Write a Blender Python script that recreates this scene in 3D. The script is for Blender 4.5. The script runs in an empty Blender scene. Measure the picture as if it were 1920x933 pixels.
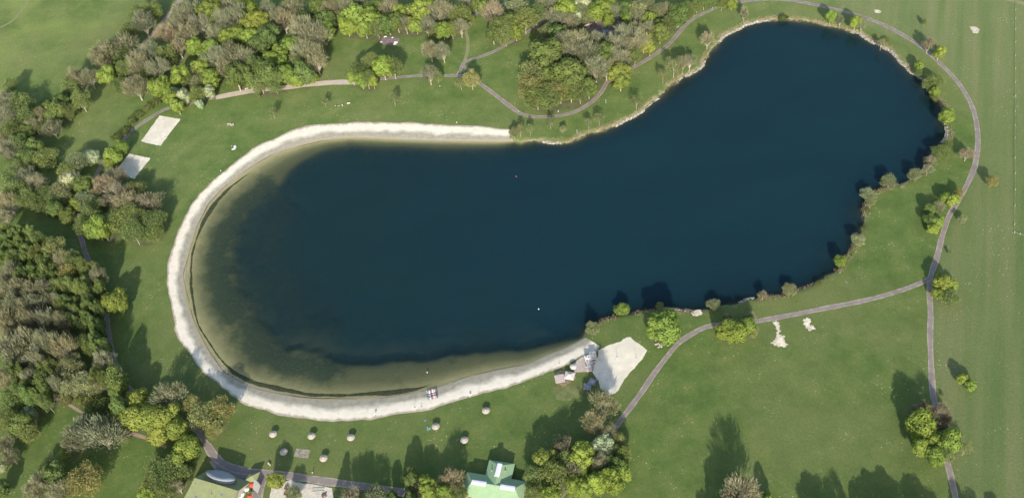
import bpy, math, random
import numpy as np
from mathutils import Matrix, Vector
rng = np.random.default_rng(7); random.seed(7)
SC = bpy.context.scene
COL = SC.collection
# ------------------------------------------------------------------ camera
W0, H0, F, CH = 1920.0, 933.0, 1900.0, 360.0
TILT, ROLL = math.radians(41.0), math.radians(-8.0)
_ct, _st = math.cos(TILT), math.sin(TILT)
_f = np.array([0, _st, -_ct]); _r = np.array([1.0, 0, 0]); _u = np.array([0, _ct, _st])
_c, _s = math.cos(ROLL), math.sin(ROLL)
CR = _c*_r + _s*_u; CU = -_s*_r + _c*_u; CF = _f
cam = bpy.data.objects.new('camera', bpy.data.cameras.new('camera')); COL.objects.link(cam)
M = Matrix(((CR[0], CU[0], -CF[0], 0), (CR[1], CU[1], -CF[1], 0), (CR[2], CU[2], -CF[2], CH), (0, 0, 0, 1)))
cam.matrix_world = M
cam.data.sensor_width = 36; cam.data.lens = F/W0*36; cam.data.clip_end = 20000; cam.data.clip_start = 1
SC.camera = cam
LAND = 0.8
def ray(x, y):
    return (x-W0/2)/F*CR + -(y-H0/2)/F*CU + CF
def P(x, y, h=LAND):                       # point of the photo -> ground position at height h
    d = ray(x, y); t = (CH-h)/(-d[2])
    return np.array([d[0]*t, d[1]*t])
def depth_at(x, y, h=LAND):
    d = ray(x, y); return (CH-h)/(-d[2])
def PL(pts, h=LAND): return np.array([P(x, y, h) for x, y in pts])
# ------------------------------------------------------------------ light
s = ray(1005, -320); s = s/np.linalg.norm(s)
EL = math.asin(-s[2]); AZ = math.atan2(s[0], s[1])
world = bpy.data.worlds.new('World'); SC.world = world; world.use_nodes = True
nt = world.node_tree; bg = nt.nodes['Background']
sky = nt.nodes.new('ShaderNodeTexSky'); sky.sky_type = 'NISHITA'; sky.sun_disc = False
sky.sun_elevation = EL; sky.sun_rotation = math.pi + AZ; sky.air_density = 1.2; sky.dust_density = 1.5
nt.links.new(sky.outputs[0], bg.inputs[0]); bg.inputs[1].default_value = 0.15
sl = bpy.data.lights.new('sun', 'SUN'); sl.energy = 4.2; sl.angle = math.radians(0.6); sl.color = (1, 0.93, 0.82)
so = bpy.data.objects.new('sun', sl); COL.objects.link(so)
so.rotation_mode = 'QUATERNION'; so.rotation_quaternion = Vector(-Vector(s)).to_track_quat('Z', 'Y')
SC.view_settings.view_transform = 'Standard'; SC.view_settings.look = 'None'
SC.view_settings.gamma = 1.0; SC.view_settings.use_curve_mapping = False
SC.view_settings.exposure = 0.57
SC.cycles.max_bounces = 5; SC.cycles.diffuse_bounces = 2; SC.cycles.transparent_max_bounces = 6
# ------------------------------------------------------------------ helpers
def tag(o, label=None, cat=None, group=None, kind=None):
    if label: o['label'] = label
    if cat: o['category'] = cat
    if group: o['group'] = group
    if kind: o['kind'] = kind
    return o
def link(name, me, mat=None, parent=None):
    o = bpy.data.objects.new(name, me); COL.objects.link(o)
    if mat is not None and me is not None and not me.materials: me.materials.append(mat)
    if parent is not None: o.parent = parent
    return o
def mesh_np(name, V, Fc, smooth=False):
    me = bpy.data.meshes.new(name)
    V = np.asarray(V, dtype=np.float32)
    if isinstance(Fc, np.ndarray):
        n, k = Fc.shape
        me.vertices.add(len(V)); me.vertices.foreach_set('co', V.ravel())
        me.loops.add(n*k); me.loops.foreach_set('vertex_index', Fc.astype(np.int32).ravel())
        me.polygons.add(n); me.polygons.foreach_set('loop_start', np.arange(0, n*k, k, dtype=np.int32))
        me.update(calc_edges=True)
    else:
        me.from_pydata([tuple(map(float, v)) for v in V], [], Fc); me.update()
    if smooth: me.polygons.foreach_set('use_smooth', np.ones(len(me.polygons), bool))
    return me
def attr(me, name, vals):
    a = me.attributes.new(name, 'FLOAT', 'POINT'); a.data.foreach_set('value', np.asarray(vals, dtype=np.float32))
def empty(name, x, y, z=LAND, rz=0.0):
    o = bpy.data.objects.new(name, None); COL.objects.link(o)
    o.location = (float(x), float(y), z); o.rotation_euler = (0, 0, rz); o.empty_display_size = 0.5
    return o
class MB:
    def __init__(s): s.v = []; s.f = []
    def add(s, vs, fs):
        n = len(s.v); s.v += [tuple(map(float, v)) for v in vs]; s.f += [tuple(i+n for i in f) for f in fs]; return s
    def box(s, cx, cy, z0, sx, sy, sz, rz=0.0, top=1.0):
        c, q = math.cos(rz), math.sin(rz); vs = []
        for z, k in ((z0, 1.0), (z0+sz, top)):
            for a, b in ((-1, -1), (1, -1), (1, 1), (-1, 1)):
                x, y = a*sx/2*k, b*sy/2*k; vs.append((cx+c*x-q*y, cy+q*x+c*y, z))
        return s.add(vs, [(3, 2, 1, 0), (4, 5, 6, 7), (0, 1, 5, 4), (1, 2, 6, 5), (2, 3, 7, 6), (3, 0, 4, 7)])
    def tube(s, a, b, ra, rb, n=6):
        a = Vector(a); b = Vector(b); d = (b-a).normalized()
        u = d.orthogonal().normalized(); w = d.cross(u); vs = []
        for p, r in ((a, ra), (b, rb)):
            for i in range(n):
                t = 2*math.pi*i/n; vs.append(p+u*(math.cos(t)*r)+w*(math.sin(t)*r))
        fs = [(i, (i+1) % n, n+(i+1) % n, n+i) for i in range(n)]
        fs += [tuple(range(n-1, -1, -1)), tuple(range(n, 2*n))]
        return s.add(vs, fs)
    def lathe(s, prof, n=20, cx=0, cy=0, sx=1, sy=1, wob=0):
        vs = []; fs = []
        for r, z in prof:
            for i in range(n):
                t = 2*math.pi*i/n; k = 1+wob*random.uniform(-1, 1)
                vs.append((cx+math.cos(t)*r*sx*k, cy+math.sin(t)*r*sy*k, z))
        for j in range(len(prof)-1):
            for i in range(n):
                fs.append((j*n+i, j*n+(i+1) % n, (j+1)*n+(i+1) % n, (j+1)*n+i))
        fs.append(tuple(range(n-1, -1, -1))); fs.append(tuple(range((len(prof)-1)*n, len(prof)*n)))
        return s.add(vs, fs)
    def build(s, name, mat, parent=None, smooth=False):
        me = bpy.data.meshes.new(name); me.from_pydata(s.v, [], s.f); me.update()
        if smooth: me.polygons.foreach_set('use_smooth', np.ones(len(me.polygons), bool))
        return link(name, me, mat, parent)
def spline(pts, step=1.5, closed=False):
    pts = np.asarray(pts, float); n = len(pts); out = []
    rngi = range(n if closed else n-1)
    for i in rngi:
        if closed: p0, p1, p2, p3 = pts[i-1], pts[i], pts[(i+1) % n], pts[(i+2) % n]
        else: p0, p1, p2, p3 = pts[max(i-1, 0)], pts[i], pts[i+1], pts[min(i+2, n-1)]
        m = max(2, int(np.linalg.norm((p2-p1)[:2])/step))
        for k in range(m):
            t = k/m
            out.append(0.5*((2*p1)+(-p0+p2)*t+(2*p0-5*p1+4*p2-p3)*t*t+(-p0+3*p1-3*p2+p3)*t**3))
    if not closed: out.append(pts[-1])
    return np.array(out)
def vnoise(x, y, sc, seed=0):              # smooth value noise, numpy
    x = np.asarray(x)/sc; y = np.asarray(y)/sc
    xi = np.floor(x).astype(np.int64); yi = np.floor(y).astype(np.int64); fx = x-xi; fy = y-yi
    fx = fx*fx*(3-2*fx); fy = fy*fy*(3-2*fy)
    def h(a, b):
        n = (a*374761393+b*668265263+seed*974634777) & 0xffffffff
        n = ((n ^ (n >> 13))*1274126177) & 0xffffffff
        return ((n ^ (n >> 16)) & 0xffff)/65535.0
    return (h(xi, yi)*(1-fx)+h(xi+1, yi)*fx)*(1-fy)+(h(xi, yi+1)*(1-fx)+h(xi+1, yi+1)*fx)*fy
def sstep(a, b, x):
    t = np.clip((x-a)/(b-a), 0, 1); return t*t*(3-2*t)
# ------------------------------------------------------------------ materials
class NT:
    def __init__(s, name):
        s.m = bpy.data.materials.new(name); s.m.use_nodes = True; s.t = s.m.node_tree
        s.b = s.t.nodes['Principled BSDF']; s.out = s.t.nodes['Material Output']
        s.b.inputs['Roughness'].default_value = 0.9; s.b.inputs['Specular IOR Level'].default_value = 0.2
    def n(s, ty, **k):
        nd = s.t.nodes.new(ty)
        for a, v in k.items(): setattr(nd, a, v)
        return nd
    def l(s, a, b): s.t.links.new(a, b)
    def at(s, name): return s.n('ShaderNodeAttribute', attribute_name=name).outputs['Fac']
    def co(s): return s.n('ShaderNodeTexCoord').outputs['Object']
    def noise(s, scale, detail=3, rough=0.55, vec=None, mp=None):
        nd = s.n('ShaderNodeTexNoise'); nd.inputs['Scale'].default_value = scale
        nd.inputs['Detail'].default_value = detail; nd.inputs['Roughness'].default_value = rough
        v = vec if vec is not None else s.co()
        if mp:
            m = s.n('ShaderNodeMapping'); m.inputs['Scale'].default_value = mp[0]; m.inputs['Rotation'].default_value = mp[1]
            s.l(v, m.inputs[0]); v = m.outputs[0]
        s.l(v, nd.inputs['Vector']); return nd.outputs['Fac']
    def ramp(s, fac, stops, interp='LINEAR'):
        r = s.n('ShaderNodeValToRGB'); r.color_ramp.interpolation = interp; e = r.color_ramp.elements
        while len(e) < len(stops): e.new(0.5)
        for el, (p, c) in zip(e, stops):
            el.position = p; el.color = (c, c, c, 1) if isinstance(c, (int, float)) else (*c, 1)
        s.l(fac, r.inputs[0]); return r.outputs['Color']
    def math(s, op, a, b=None, clamp=False):
        nd = s.n('ShaderNodeMath', operation=op, use_clamp=clamp)
        for i, v in enumerate((a, b)):
            if v is None: continue
            if isinstance(v, (int, float)): nd.inputs[i].default_value = v
            else: s.l(v, nd.inputs[i])
        return nd.outputs[0]
    def mr(s, v, a, b, c=0.0, d=1.0):
        nd = s.n('ShaderNodeMapRange'); s.l(v, nd.inputs[0])
        for i, q in enumerate((a, b, c, d)): nd.inputs[i+1].default_value = q
        return nd.outputs[0]
    def mix(s, fac, a, b, blend='MIX'):
        nd = s.n('ShaderNodeMix', data_type='RGBA', blend_type=blend)
        for i, v in ((0, fac), (6, a), (7, b)):
            if isinstance(v, (int, float)): nd.inputs[i].default_value = v
            elif isinstance(v, tuple): nd.inputs[i].default_value = (*v, 1)
            else: s.l(v, nd.inputs[i])
        return nd.outputs[2]
    def bump(s, h, strength=0.5, dist=0.1):
        b = s.n('ShaderNodeBump'); b.inputs['Strength'].default_value = strength; b.inputs['Distance'].default_value = dist
        s.l(h, b.inputs['Height']); s.l(b.outputs[0], s.b.inputs['Normal'])
    def base(s, c):
        if isinstance(c, tuple): s.b.inputs['Base Color'].default_value = (*c, 1)
        else: s.l(c, s.b.inputs['Base Color'])
        return s.m
def plain(name, c, rough=0.8, var=0.12, scale=2.0):
    n = NT(name); n.b.inputs['Roughness'].default_value = rough
    f = n.noise(scale, 4)
    c2 = tuple(x*(1-var*2) for x in c); c3 = tuple(min(1, x*(1+var)) for x in c)
    return n.base(n.ramp(f, [(0.3, c2), (0.7, c3)]))

def ground_material():
    n = NT('ground_grass'); co = n.co()
    big = n.noise(0.012, 5, 0.6); mid = n.noise(0.09, 5, 0.65); fine = n.noise(1.1, 4, 0.75)
    g = n.ramp(mid, [(0.28, (0.060, 0.102, 0.024)), (0.5, (0.090, 0.137, 0.034)), (0.74, (0.138, 0.166, 0.050))])
    g = n.mix(n.mr(big, 0.45, 0.68, 0, 0.8), g, (0.140, 0.160, 0.056))
    g = n.mix(n.math('MULTIPLY', n.mr(n.noise(0.3, 6, 0.75), 0.58, 0.72), n.mr(n.noise(0.02, 3), 0.42, 0.58, 0, 0.75)), g, (0.20, 0.185, 0.09))
    g = n.mix(n.math('MULTIPLY', n.at('field'), n.mr(n.noise(0.03, 4), 0.45, 0.7)), g, (0.15, 0.19, 0.052))
    # meadow on the right: browner, with long mowing stripes
    st = n.noise(1.0, 3, 0.6, mp=((0.12, 0.006, 1), (0, 0, -0.0)))
    mead = n.ramp(st, [(0.30, (0.090, 0.134, 0.042)), (0.5, (0.122, 0.155, 0.056)), (0.70, (0.156, 0.170, 0.074))])
    g = n.mix(n.math('MULTIPLY', n.at('meadow'), 0.85), g, mead)
    g = n.mix(1.0, g, n.ramp(fine, [(0.25, 0.76), (0.5, 1.0), (0.8, 1.24)]), 'MULTIPLY')
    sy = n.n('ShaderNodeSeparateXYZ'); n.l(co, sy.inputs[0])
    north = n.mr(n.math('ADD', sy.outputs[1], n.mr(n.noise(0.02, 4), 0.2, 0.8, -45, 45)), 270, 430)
    g = n.mix(north, g, n.mix(1.0, g, (1.26, 1.21, 1.28), 'MULTIPLY'))  # distance haze painted in: grass colour lifted towards the north
    # daisies and dandelions
    v = n.n('ShaderNodeTexVoronoi'); v.inputs['Scale'].default_value = 0.55; n.l(co, v.inputs['Vector'])
    spots = n.math('LESS_THAN', v.outputs['Distance'], 0.13)
    dens = n.math('MULTIPLY', spots, n.mr(n.noise(0.045, 3), 0.50, 0.62))
    g = n.mix(n.math('MULTIPLY', dens, 0.75), g, (0.42, 0.45, 0.30))
    # leaf litter and rough undergrowth below the woods
    lit = n.math('ADD', n.at('litter'), n.mr(n.noise(0.25, 4), 0.2, 0.8, -0.3, 0.3))
    lc = n.ramp(n.noise(0.5, 5, 0.7), [(0.3, (0.075, 0.100, 0.040)), (0.5, (0.115, 0.132, 0.058)), (0.7, (0.165, 0.160, 0.085))])
    g = n.mix(n.mr(lit, 0.85, 1.25), g, lc)
    # dry reed margin on the banks
    sh = n.at('shore'); bk = n.at('bank')
    e = n.math('ADD', sh, n.mr(n.noise(0.22, 4), 0.25, 0.75, -2.4, 2.4))
    m1 = n.math('MULTIPLY', n.mr(e, 2.4, 0.9), n.at('reedy'))
    tan = n.ramp(n.noise(0.8, 5, 0.75), [(0.3, (0.12, 0.14, 0.06)), (0.5, (0.24, 0.215, 0.12)), (0.68, (0.38, 0.34, 0.23))])
    g = n.mix(m1, g, tan)
    m2 = n.math('MULTIPLY', n.mr(n.math('ADD', sh, n.mr(n.noise(0.5, 3), 0.3, 0.7, -0.5, 0.5)), 0.7, 0.2), bk)
    g = n.mix(m2, g, (0.05, 0.045, 0.032))
    # lake bed
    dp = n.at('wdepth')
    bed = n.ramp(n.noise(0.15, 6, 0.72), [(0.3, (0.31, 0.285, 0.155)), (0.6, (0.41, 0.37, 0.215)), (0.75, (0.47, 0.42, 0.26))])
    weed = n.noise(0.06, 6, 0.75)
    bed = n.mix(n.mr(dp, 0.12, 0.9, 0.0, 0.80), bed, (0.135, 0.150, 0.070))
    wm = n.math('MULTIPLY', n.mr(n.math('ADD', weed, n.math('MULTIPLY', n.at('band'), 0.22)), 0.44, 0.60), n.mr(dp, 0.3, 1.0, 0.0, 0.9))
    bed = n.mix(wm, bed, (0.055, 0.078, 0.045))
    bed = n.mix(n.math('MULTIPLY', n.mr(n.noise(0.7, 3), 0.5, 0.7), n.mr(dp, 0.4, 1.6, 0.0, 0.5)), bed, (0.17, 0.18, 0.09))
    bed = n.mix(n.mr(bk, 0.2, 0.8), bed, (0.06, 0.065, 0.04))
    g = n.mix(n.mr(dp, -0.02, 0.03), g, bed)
    n.bump(n.noise(0.7, 6, 0.8), 0.55, 0.35)
    return n.base(g)
def water_material():
    n = NT('lake_water'); co = n.co()
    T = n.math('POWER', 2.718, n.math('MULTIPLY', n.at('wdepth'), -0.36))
    wob = n.noise(0.03, 5, 0.6)
    sep = n.n('ShaderNodeSeparateXYZ'); n.l(co, sep.inputs[0])
    k = n.math('ADD', n.mr(sep.outputs[0], -190, 40), n.mr(wob, 0.2, 0.8, -0.25, 0.25), True)
    deep = n.ramp(k, [(0.0, (0.0100, 0.0270, 0.0245)), (0.45, (0.0078, 0.0236, 0.0262)), (1.0, (0.0062, 0.0250, 0.0345))])
    deep = n.mix(n.mr(n.noise(0.9, 2), 0.2, 0.8, 0, 0.16), deep, (0.014, 0.044, 0.058))
    deep = n.mix(1.0, deep, n.ramp(n.noise(1.0, 5, 0.6, mp=((0.012, 0.035, 1), (0, 0, 0.7))), [(0.3, 0.94), (0.7, 1.07)]), 'MULTIPLY')
    dif = n.n('ShaderNodeBsdfDiffuse'); n.l(deep, dif.inputs[0])
    tr = n.n('ShaderNodeBsdfTransparent'); tr.inputs[0].default_value = (0.95, 0.96, 0.88, 1)
    mx = n.n('ShaderNodeMixShader'); n.l(T, mx.inputs[0]); n.l(dif.outputs[0], mx.inputs[1]); n.l(tr.outputs[0], mx.inputs[2])
    gl = n.n('ShaderNodeBsdfGlossy'); gl.inputs['Roughness'].default_value = 0.12
    bp = n.n('ShaderNodeBump'); bp.inputs['Strength'].default_value = 0.35; bp.inputs['Distance'].default_value = 0.05
    n.l(n.noise(0.8, 4, 0.6, mp=((1, 2.2, 1), (0, 0, 0.5))), bp.inputs['Height']); n.l(bp.outputs[0], gl.inputs['Normal'])
    lw = n.n('ShaderNodeLayerWeight'); n.l(bp.outputs[0], lw.inputs['Normal'])
    fr = n.math('ADD', n.math('MULTIPLY', n.math('POWER', lw.outputs['Facing'], 4.0), 0.6), 0.018, True)
    m2 = n.n('ShaderNodeMixShader'); n.l(fr, m2.inputs[0]); n.l(mx.outputs[0], m2.inputs[1]); n.l(gl.outputs[0], m2.inputs[2])
    n.l(m2.outputs[0], n.out.inputs[0]); return n.m
def leaf_material(name, trans=0.45):
    n = NT(name)
    oi = n.n('ShaderNodeObjectInfo')
    v = n.ramp(n.noise(3.0, 3), [(0.3, 0.72), (0.7, 1.25)])
    tint = n.ramp(oi.outputs['Random'], [(0.0, (0.88, 0.92, 0.9)), (0.5, (1.0, 1.0, 1.0)), (1.0, (1.1, 1.04, 1.05))])
    c = n.mix(1.0, oi.outputs['Color'], v, 'MULTIPLY'); c = n.mix(1.0, c, tint, 'MULTIPLY')
    dif = n.n('ShaderNodeBsdfDiffuse'); n.l(c, dif.inputs[0])
    tl = n.n('ShaderNodeBsdfTranslucent'); n.l(c, tl.inputs[0])
    mx = n.n('ShaderNodeMixShader'); mx.inputs[0].default_value = trans
    n.l(dif.outputs[0], mx.inputs[1]); n.l(tl.outputs[0], mx.inputs[2]); n.l(mx.outputs[0], n.out.inputs[0])
    return n.m
def sand_material(name='beach_sand', wet=True):
    n = NT(name)
    c = n.ramp(n.noise(0.35, 6, 0.7), [(0.25, (0.58, 0.53, 0.43)), (0.5, (0.69, 0.63, 0.515)), (0.75, (0.74, 0.69, 0.58))])
    if not wet:
        c = n.mix(n.mr(n.noise(0.09, 6, 0.7), 0.42, 0.66), c, (0.56, 0.52, 0.42))
        c = n.mix(n.mr(n.noise(0.5, 5, 0.8), 0.56, 0.72, 0, 0.6), c, (0.40, 0.36, 0.28))
    if wet:
        t = n.math('ADD', n.at('across'), n.mr(n.noise(0.12, 5), 0.25, 0.75, -0.16, 0.16))
        c = n.mix(n.mr(t, 0.42, 0.68), c, n.ramp(n.noise(0.5, 5), [(0.3, (0.265, 0.245, 0.19)), (0.7, (0.37, 0.345, 0.275))]))
        c = n.mix(n.mr(t, 0.86, 1.02), c, (0.33, 0.29, 0.195))
        t2 = n.math('ADD', n.at('across'), n.mr(n.noise(0.5, 5), 0.25, 0.75, -0.07, 0.07))
        c = n.mix(n.math('MULTIPLY', n.mr(t2, 0.12, 0.02), 0.75), c, (0.26, 0.21, 0.15))
    sc = n.n('ShaderNodeTexVoronoi'); sc.inputs['Scale'].default_value = 0.35; n.l(n.co(), sc.inputs['Vector'])
    c = n.mix(n.math('MULTIPLY', n.mr(sc.outputs['Distance'], 0.16, 0.06), n.mr(n.noise(0.1, 3), 0.5, 0.65)), c, (0.16, 0.14, 0.11))
    n.bump(n.noise(0.9, 5, 0.7), 0.25, 0.12)
    return n.base(c)
def path_material(name, c1, c2, edge):
    n = NT(name)
    c = n.ramp(n.noise(0.5, 6, 0.7), [(0.3, c1), (0.7, c2)])
    u = n.math('ADD', n.math('ABSOLUTE', n.at('sideways')), n.mr(n.noise(0.5, 5), 0.25, 0.75, -0.38, 0.38))
    c = n.mix(n.mr(u, 0.62, 1.0), c, edge)
    c = n.mix(n.mr(n.noise(0.12, 4, 0.7), 0.52, 0.68, 0, 0.4), c, tuple(x*0.72 for x in c1))
    return n.base(c)
MAT = {}
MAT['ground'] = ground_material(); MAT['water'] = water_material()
MAT['leaf'] = leaf_material('leaves'); MAT['twig'] = leaf_material('twigs', 0.1)
MAT['bark'] = plain('bark', (0.44, 0.40, 0.29), 0.95, 0.2, 3)
MAT['sand'] = sand_material(); MAT['drysand'] = sand_material('play_sand', False)
MAT['path'] = path_material('asphalt_path', (0.205, 0.170, 0.155), (0.265, 0.225, 0.205), (0.36, 0.32, 0.26))
MAT['gravel'] = path_material('gravel_path', (0.42, 0.34, 0.29), (0.55, 0.48, 0.41), (0.52, 0.43, 0.31))
MAT['dirt'] = path_material('dirt_track', (0.24, 0.18, 0.14), (0.38, 0.30, 0.24), (0.16, 0.15, 0.09))
MAT['worn'] = path_material('worn_track', (0.20, 0.21, 0.10), (0.25, 0.25, 0.13), (0.16, 0.19, 0.08))
# ------------------------------------------------------------------ lake, beach outlines (traced, then laid on the ground)
PAIRS = [((958,243),(962,264),5),((930,240),(930,265),5),((847,235),(850,264),6),((740,230),(745,261),6),((667,230),(672,258),7),
 ((623,233),(630,259.5),8),((580,237),(592,265),10),((547,245),(560,273),13),((513,262),(530,283),17),((480,277),(500,296),21),
 ((433,310),(455,325),25),((400,341),(425,348),28),((367,374),(395,379),29),((347,408),(372,417),29),((330,444),(358,455),28),
 ((320,478),(350,488),28),((315,511),(346,515),28),((318,551),(347,550),30),((325,591),(357,590),32),((333,629),(374,628),33),
 ((353,655),(392,660),33),((380,692),(414,686),32),((407,719),(432,704),31),((437,742),(455,716),30),((467,759),(482,727),29),
 ((530,777),(540,740),26),((580,784),(588,748),24),((630,788),(633,749.5),22),((680,785),(682,747),21),((727,779),(725,744),20),
 ((767,774),(765,738),19),((813,764),(805,730),18),((847,752),(843,718),17),((897,739),(890,704),15),((960,722),(953,690),13),
 ((1000,708),(990,682),10),((1040,691),(1030,664),8),((1069,678),(1056,654),6),((1091,667),(1078,643),5),((1116,662),(1089,637),4),((1124,648),(1096,632),3)]
BANK = [(976,268),(1003,267),(1043,268.5),(1070,267),(1090,257),(1117,250),(1140,242),(1160,233),(1187,220),(1207,208),(1227,192),(1247,173),
 (1270,153),(1293,140),(1313,128),(1327,110),(1335,95),(1348,82),(1353,72),(1373,62),(1403,47),(1437,39),(1473,38),(1507,42),(1540,47),(1573,55),
 (1607,63),(1627,75),(1653,88),(1673,99),(1687,115),(1707,137),(1723,143),(1735,163),(1753,187),(1765,200),(1769,227),(1774,247),(1771,263),
 (1755,278),(1742,295),(1728,318),(1713,333),(1693,342),(1653,354),(1636,364),(1618,382),(1620,404),(1616,424),(1608,440),(1597,458),(1587,478),
 (1577,496),(1557,511),(1540,524),(1517,534),(1493,544),(1470,551),(1440,555),(1400,562),(1360,571),(1320,578),(1285,582),(1250,579),(1215,581),
 (1180,586),(1150,592),(1122,602),(1106,612),(1098,622)]
pr = spline(np.array([[*P(*o), *P(*w, 0.0), sh] for o, w, sh in PAIRS]), 2.5)
bO, bW = pr[:, 0:2], pr[:, 2:4]
bank = spline(PL(BANK, 0.0), 3.0)[::-1]
LP = np.vstack([bW, bank])
bwv = np.concatenate([np.ones(len(bW)), np.zeros(len(bank))])
shv = np.concatenate([pr[:, 4]*np.where(pr[:, 4] < 27, 0.92, 0.80), np.full(len(bank), 2.0)])
wdv = np.concatenate([np.linalg.norm(bO-bW, axis=1), np.full(len(bank), 2.2)])
def blur(a, k):
    ker = np.ones(k)/k; return np.convolve(np.concatenate([a[-k:], a, a[:k]]), ker, 'same')[k:-k]
bwv = blur(bwv, 5); rdv = np.concatenate([np.zeros(len(bW)), [0.0]*len(bank)])
_k = int(np.argmin(np.hypot(*(bank-P(1618,382,0)).T))); rdv[len(bW)+_k:] = 1.0; rdv[len(bW):len(bW)+_k] = 0.28; rdv = blur(rdv, 9)
shv = blur(shv, 7); wdv = blur(wdv, 5)
def sdf(X, Y):                             # signed distance: >0 land, <0 lake ; plus weights along the shore
    X = X.ravel(); Y = Y.ravel(); best = np.full(X.shape, 1e12); q = np.zeros((4, X.size)); inside = np.zeros(X.size, bool)
    n = len(LP)
    for i in range(n):
        a = LP[i]; b = LP[(i+1) % n]; d = b-a; L2 = d@d+1e-9
        t = np.clip(((X-a[0])*d[0]+(Y-a[1])*d[1])/L2, 0, 1)
        dd = (X-a[0]-t*d[0])**2+(Y-a[1]-t*d[1])**2
        m = dd < best; best[m] = dd[m]; j = (i+1) % n
        for r, arr in enumerate((bwv, shv, wdv, rdv)): q[r][m] = arr[i]+(arr[j]-arr[i])*t[m]
        c = ((a[1] > Y) != (b[1] > Y)) & (X < (b[0]-a[0])*(Y-a[1])/(b[1]-a[1]+1e-12)+a[0])
        inside ^= c
    d = np.sqrt(best); d[inside] *= -1
    d = d+(1-q[0])*((vnoise(X, Y, 4, 1)-0.5)*2.0+(vnoise(X, Y, 1.6, 2)-0.5)*0.8)*(np.abs(d) < 12)
    sdf.reedy = q[3]
    return d, q[0], q[1], q[2]
def height(d, bw, sh, wd, wob=1.0):
    t = np.clip(d/wd, 0, 1); land = LAND*(1-(1-t)**2)
    e = np.maximum(-d, 0)*wob
    beach = np.where(e < sh, 1.7*(e/sh)**0.85, 1.7+(e-sh)*np.where(sh > 21.5, 0.13, 0.30))
    beach = beach+sstep(sh-2, sh+5, e)*2.0
    beach = beach-np.where(sh > 16, 1.5, 0.0)*np.exp(-((e-1.55*sh-6)/7.0)**2)
    steep = np.where(e < 3, e*0.9, 2.7+(e-3)*0.6)
    dep = np.minimum(bw*beach+(1-bw)*steep, 14.0)
    return np.where(d > 0, land, -dep)
xs = np.concatenate([[-6000, -2500, -1200, -700, -480], np.arange(-400, 401, 1.8), [480, 700, 1200, 2500, 6000]])
ys = np.concatenate([[-4000, -1500, -500, -100, 60], np.arange(110, 640, 1.8), [700, 850, 1200, 2500, 7000]])
GX, GY = np.meshgrid(xs, ys)
fine = (GX >= -400) & (GX <= 400.5) & (GY >= 110) & (GY <= 640)
D = np.full(GX.shape, 200.0); BW = np.zeros(GX.shape); SH = np.full(GX.shape, 2.0); WD = np.full(GX.shape, 2.2)
res = sdf(GX[fine], GY[fine]); D[fine], BW[fine], SH[fine], WD[fine] = res
RD = np.zeros(GX.shape); RD[fine] = sdf.reedy
WOB = 1+0.12*(vnoise(GX, GY, 16, 71)-0.5)+0.13*(vnoise(GX, GY, 3.6, 72)-0.5)
HT = height(D, BW, SH, WD, 1+(WOB-1)*sstep(2, 7, -D))
ny, nx = GX.shape
def hgt(x, y):
    d, b, s_, w = sdf(np.atleast_1d(np.asarray(x, float)), np.atleast_1d(np.asarray(y, float))); return height(d, b, s_, w)
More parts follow.
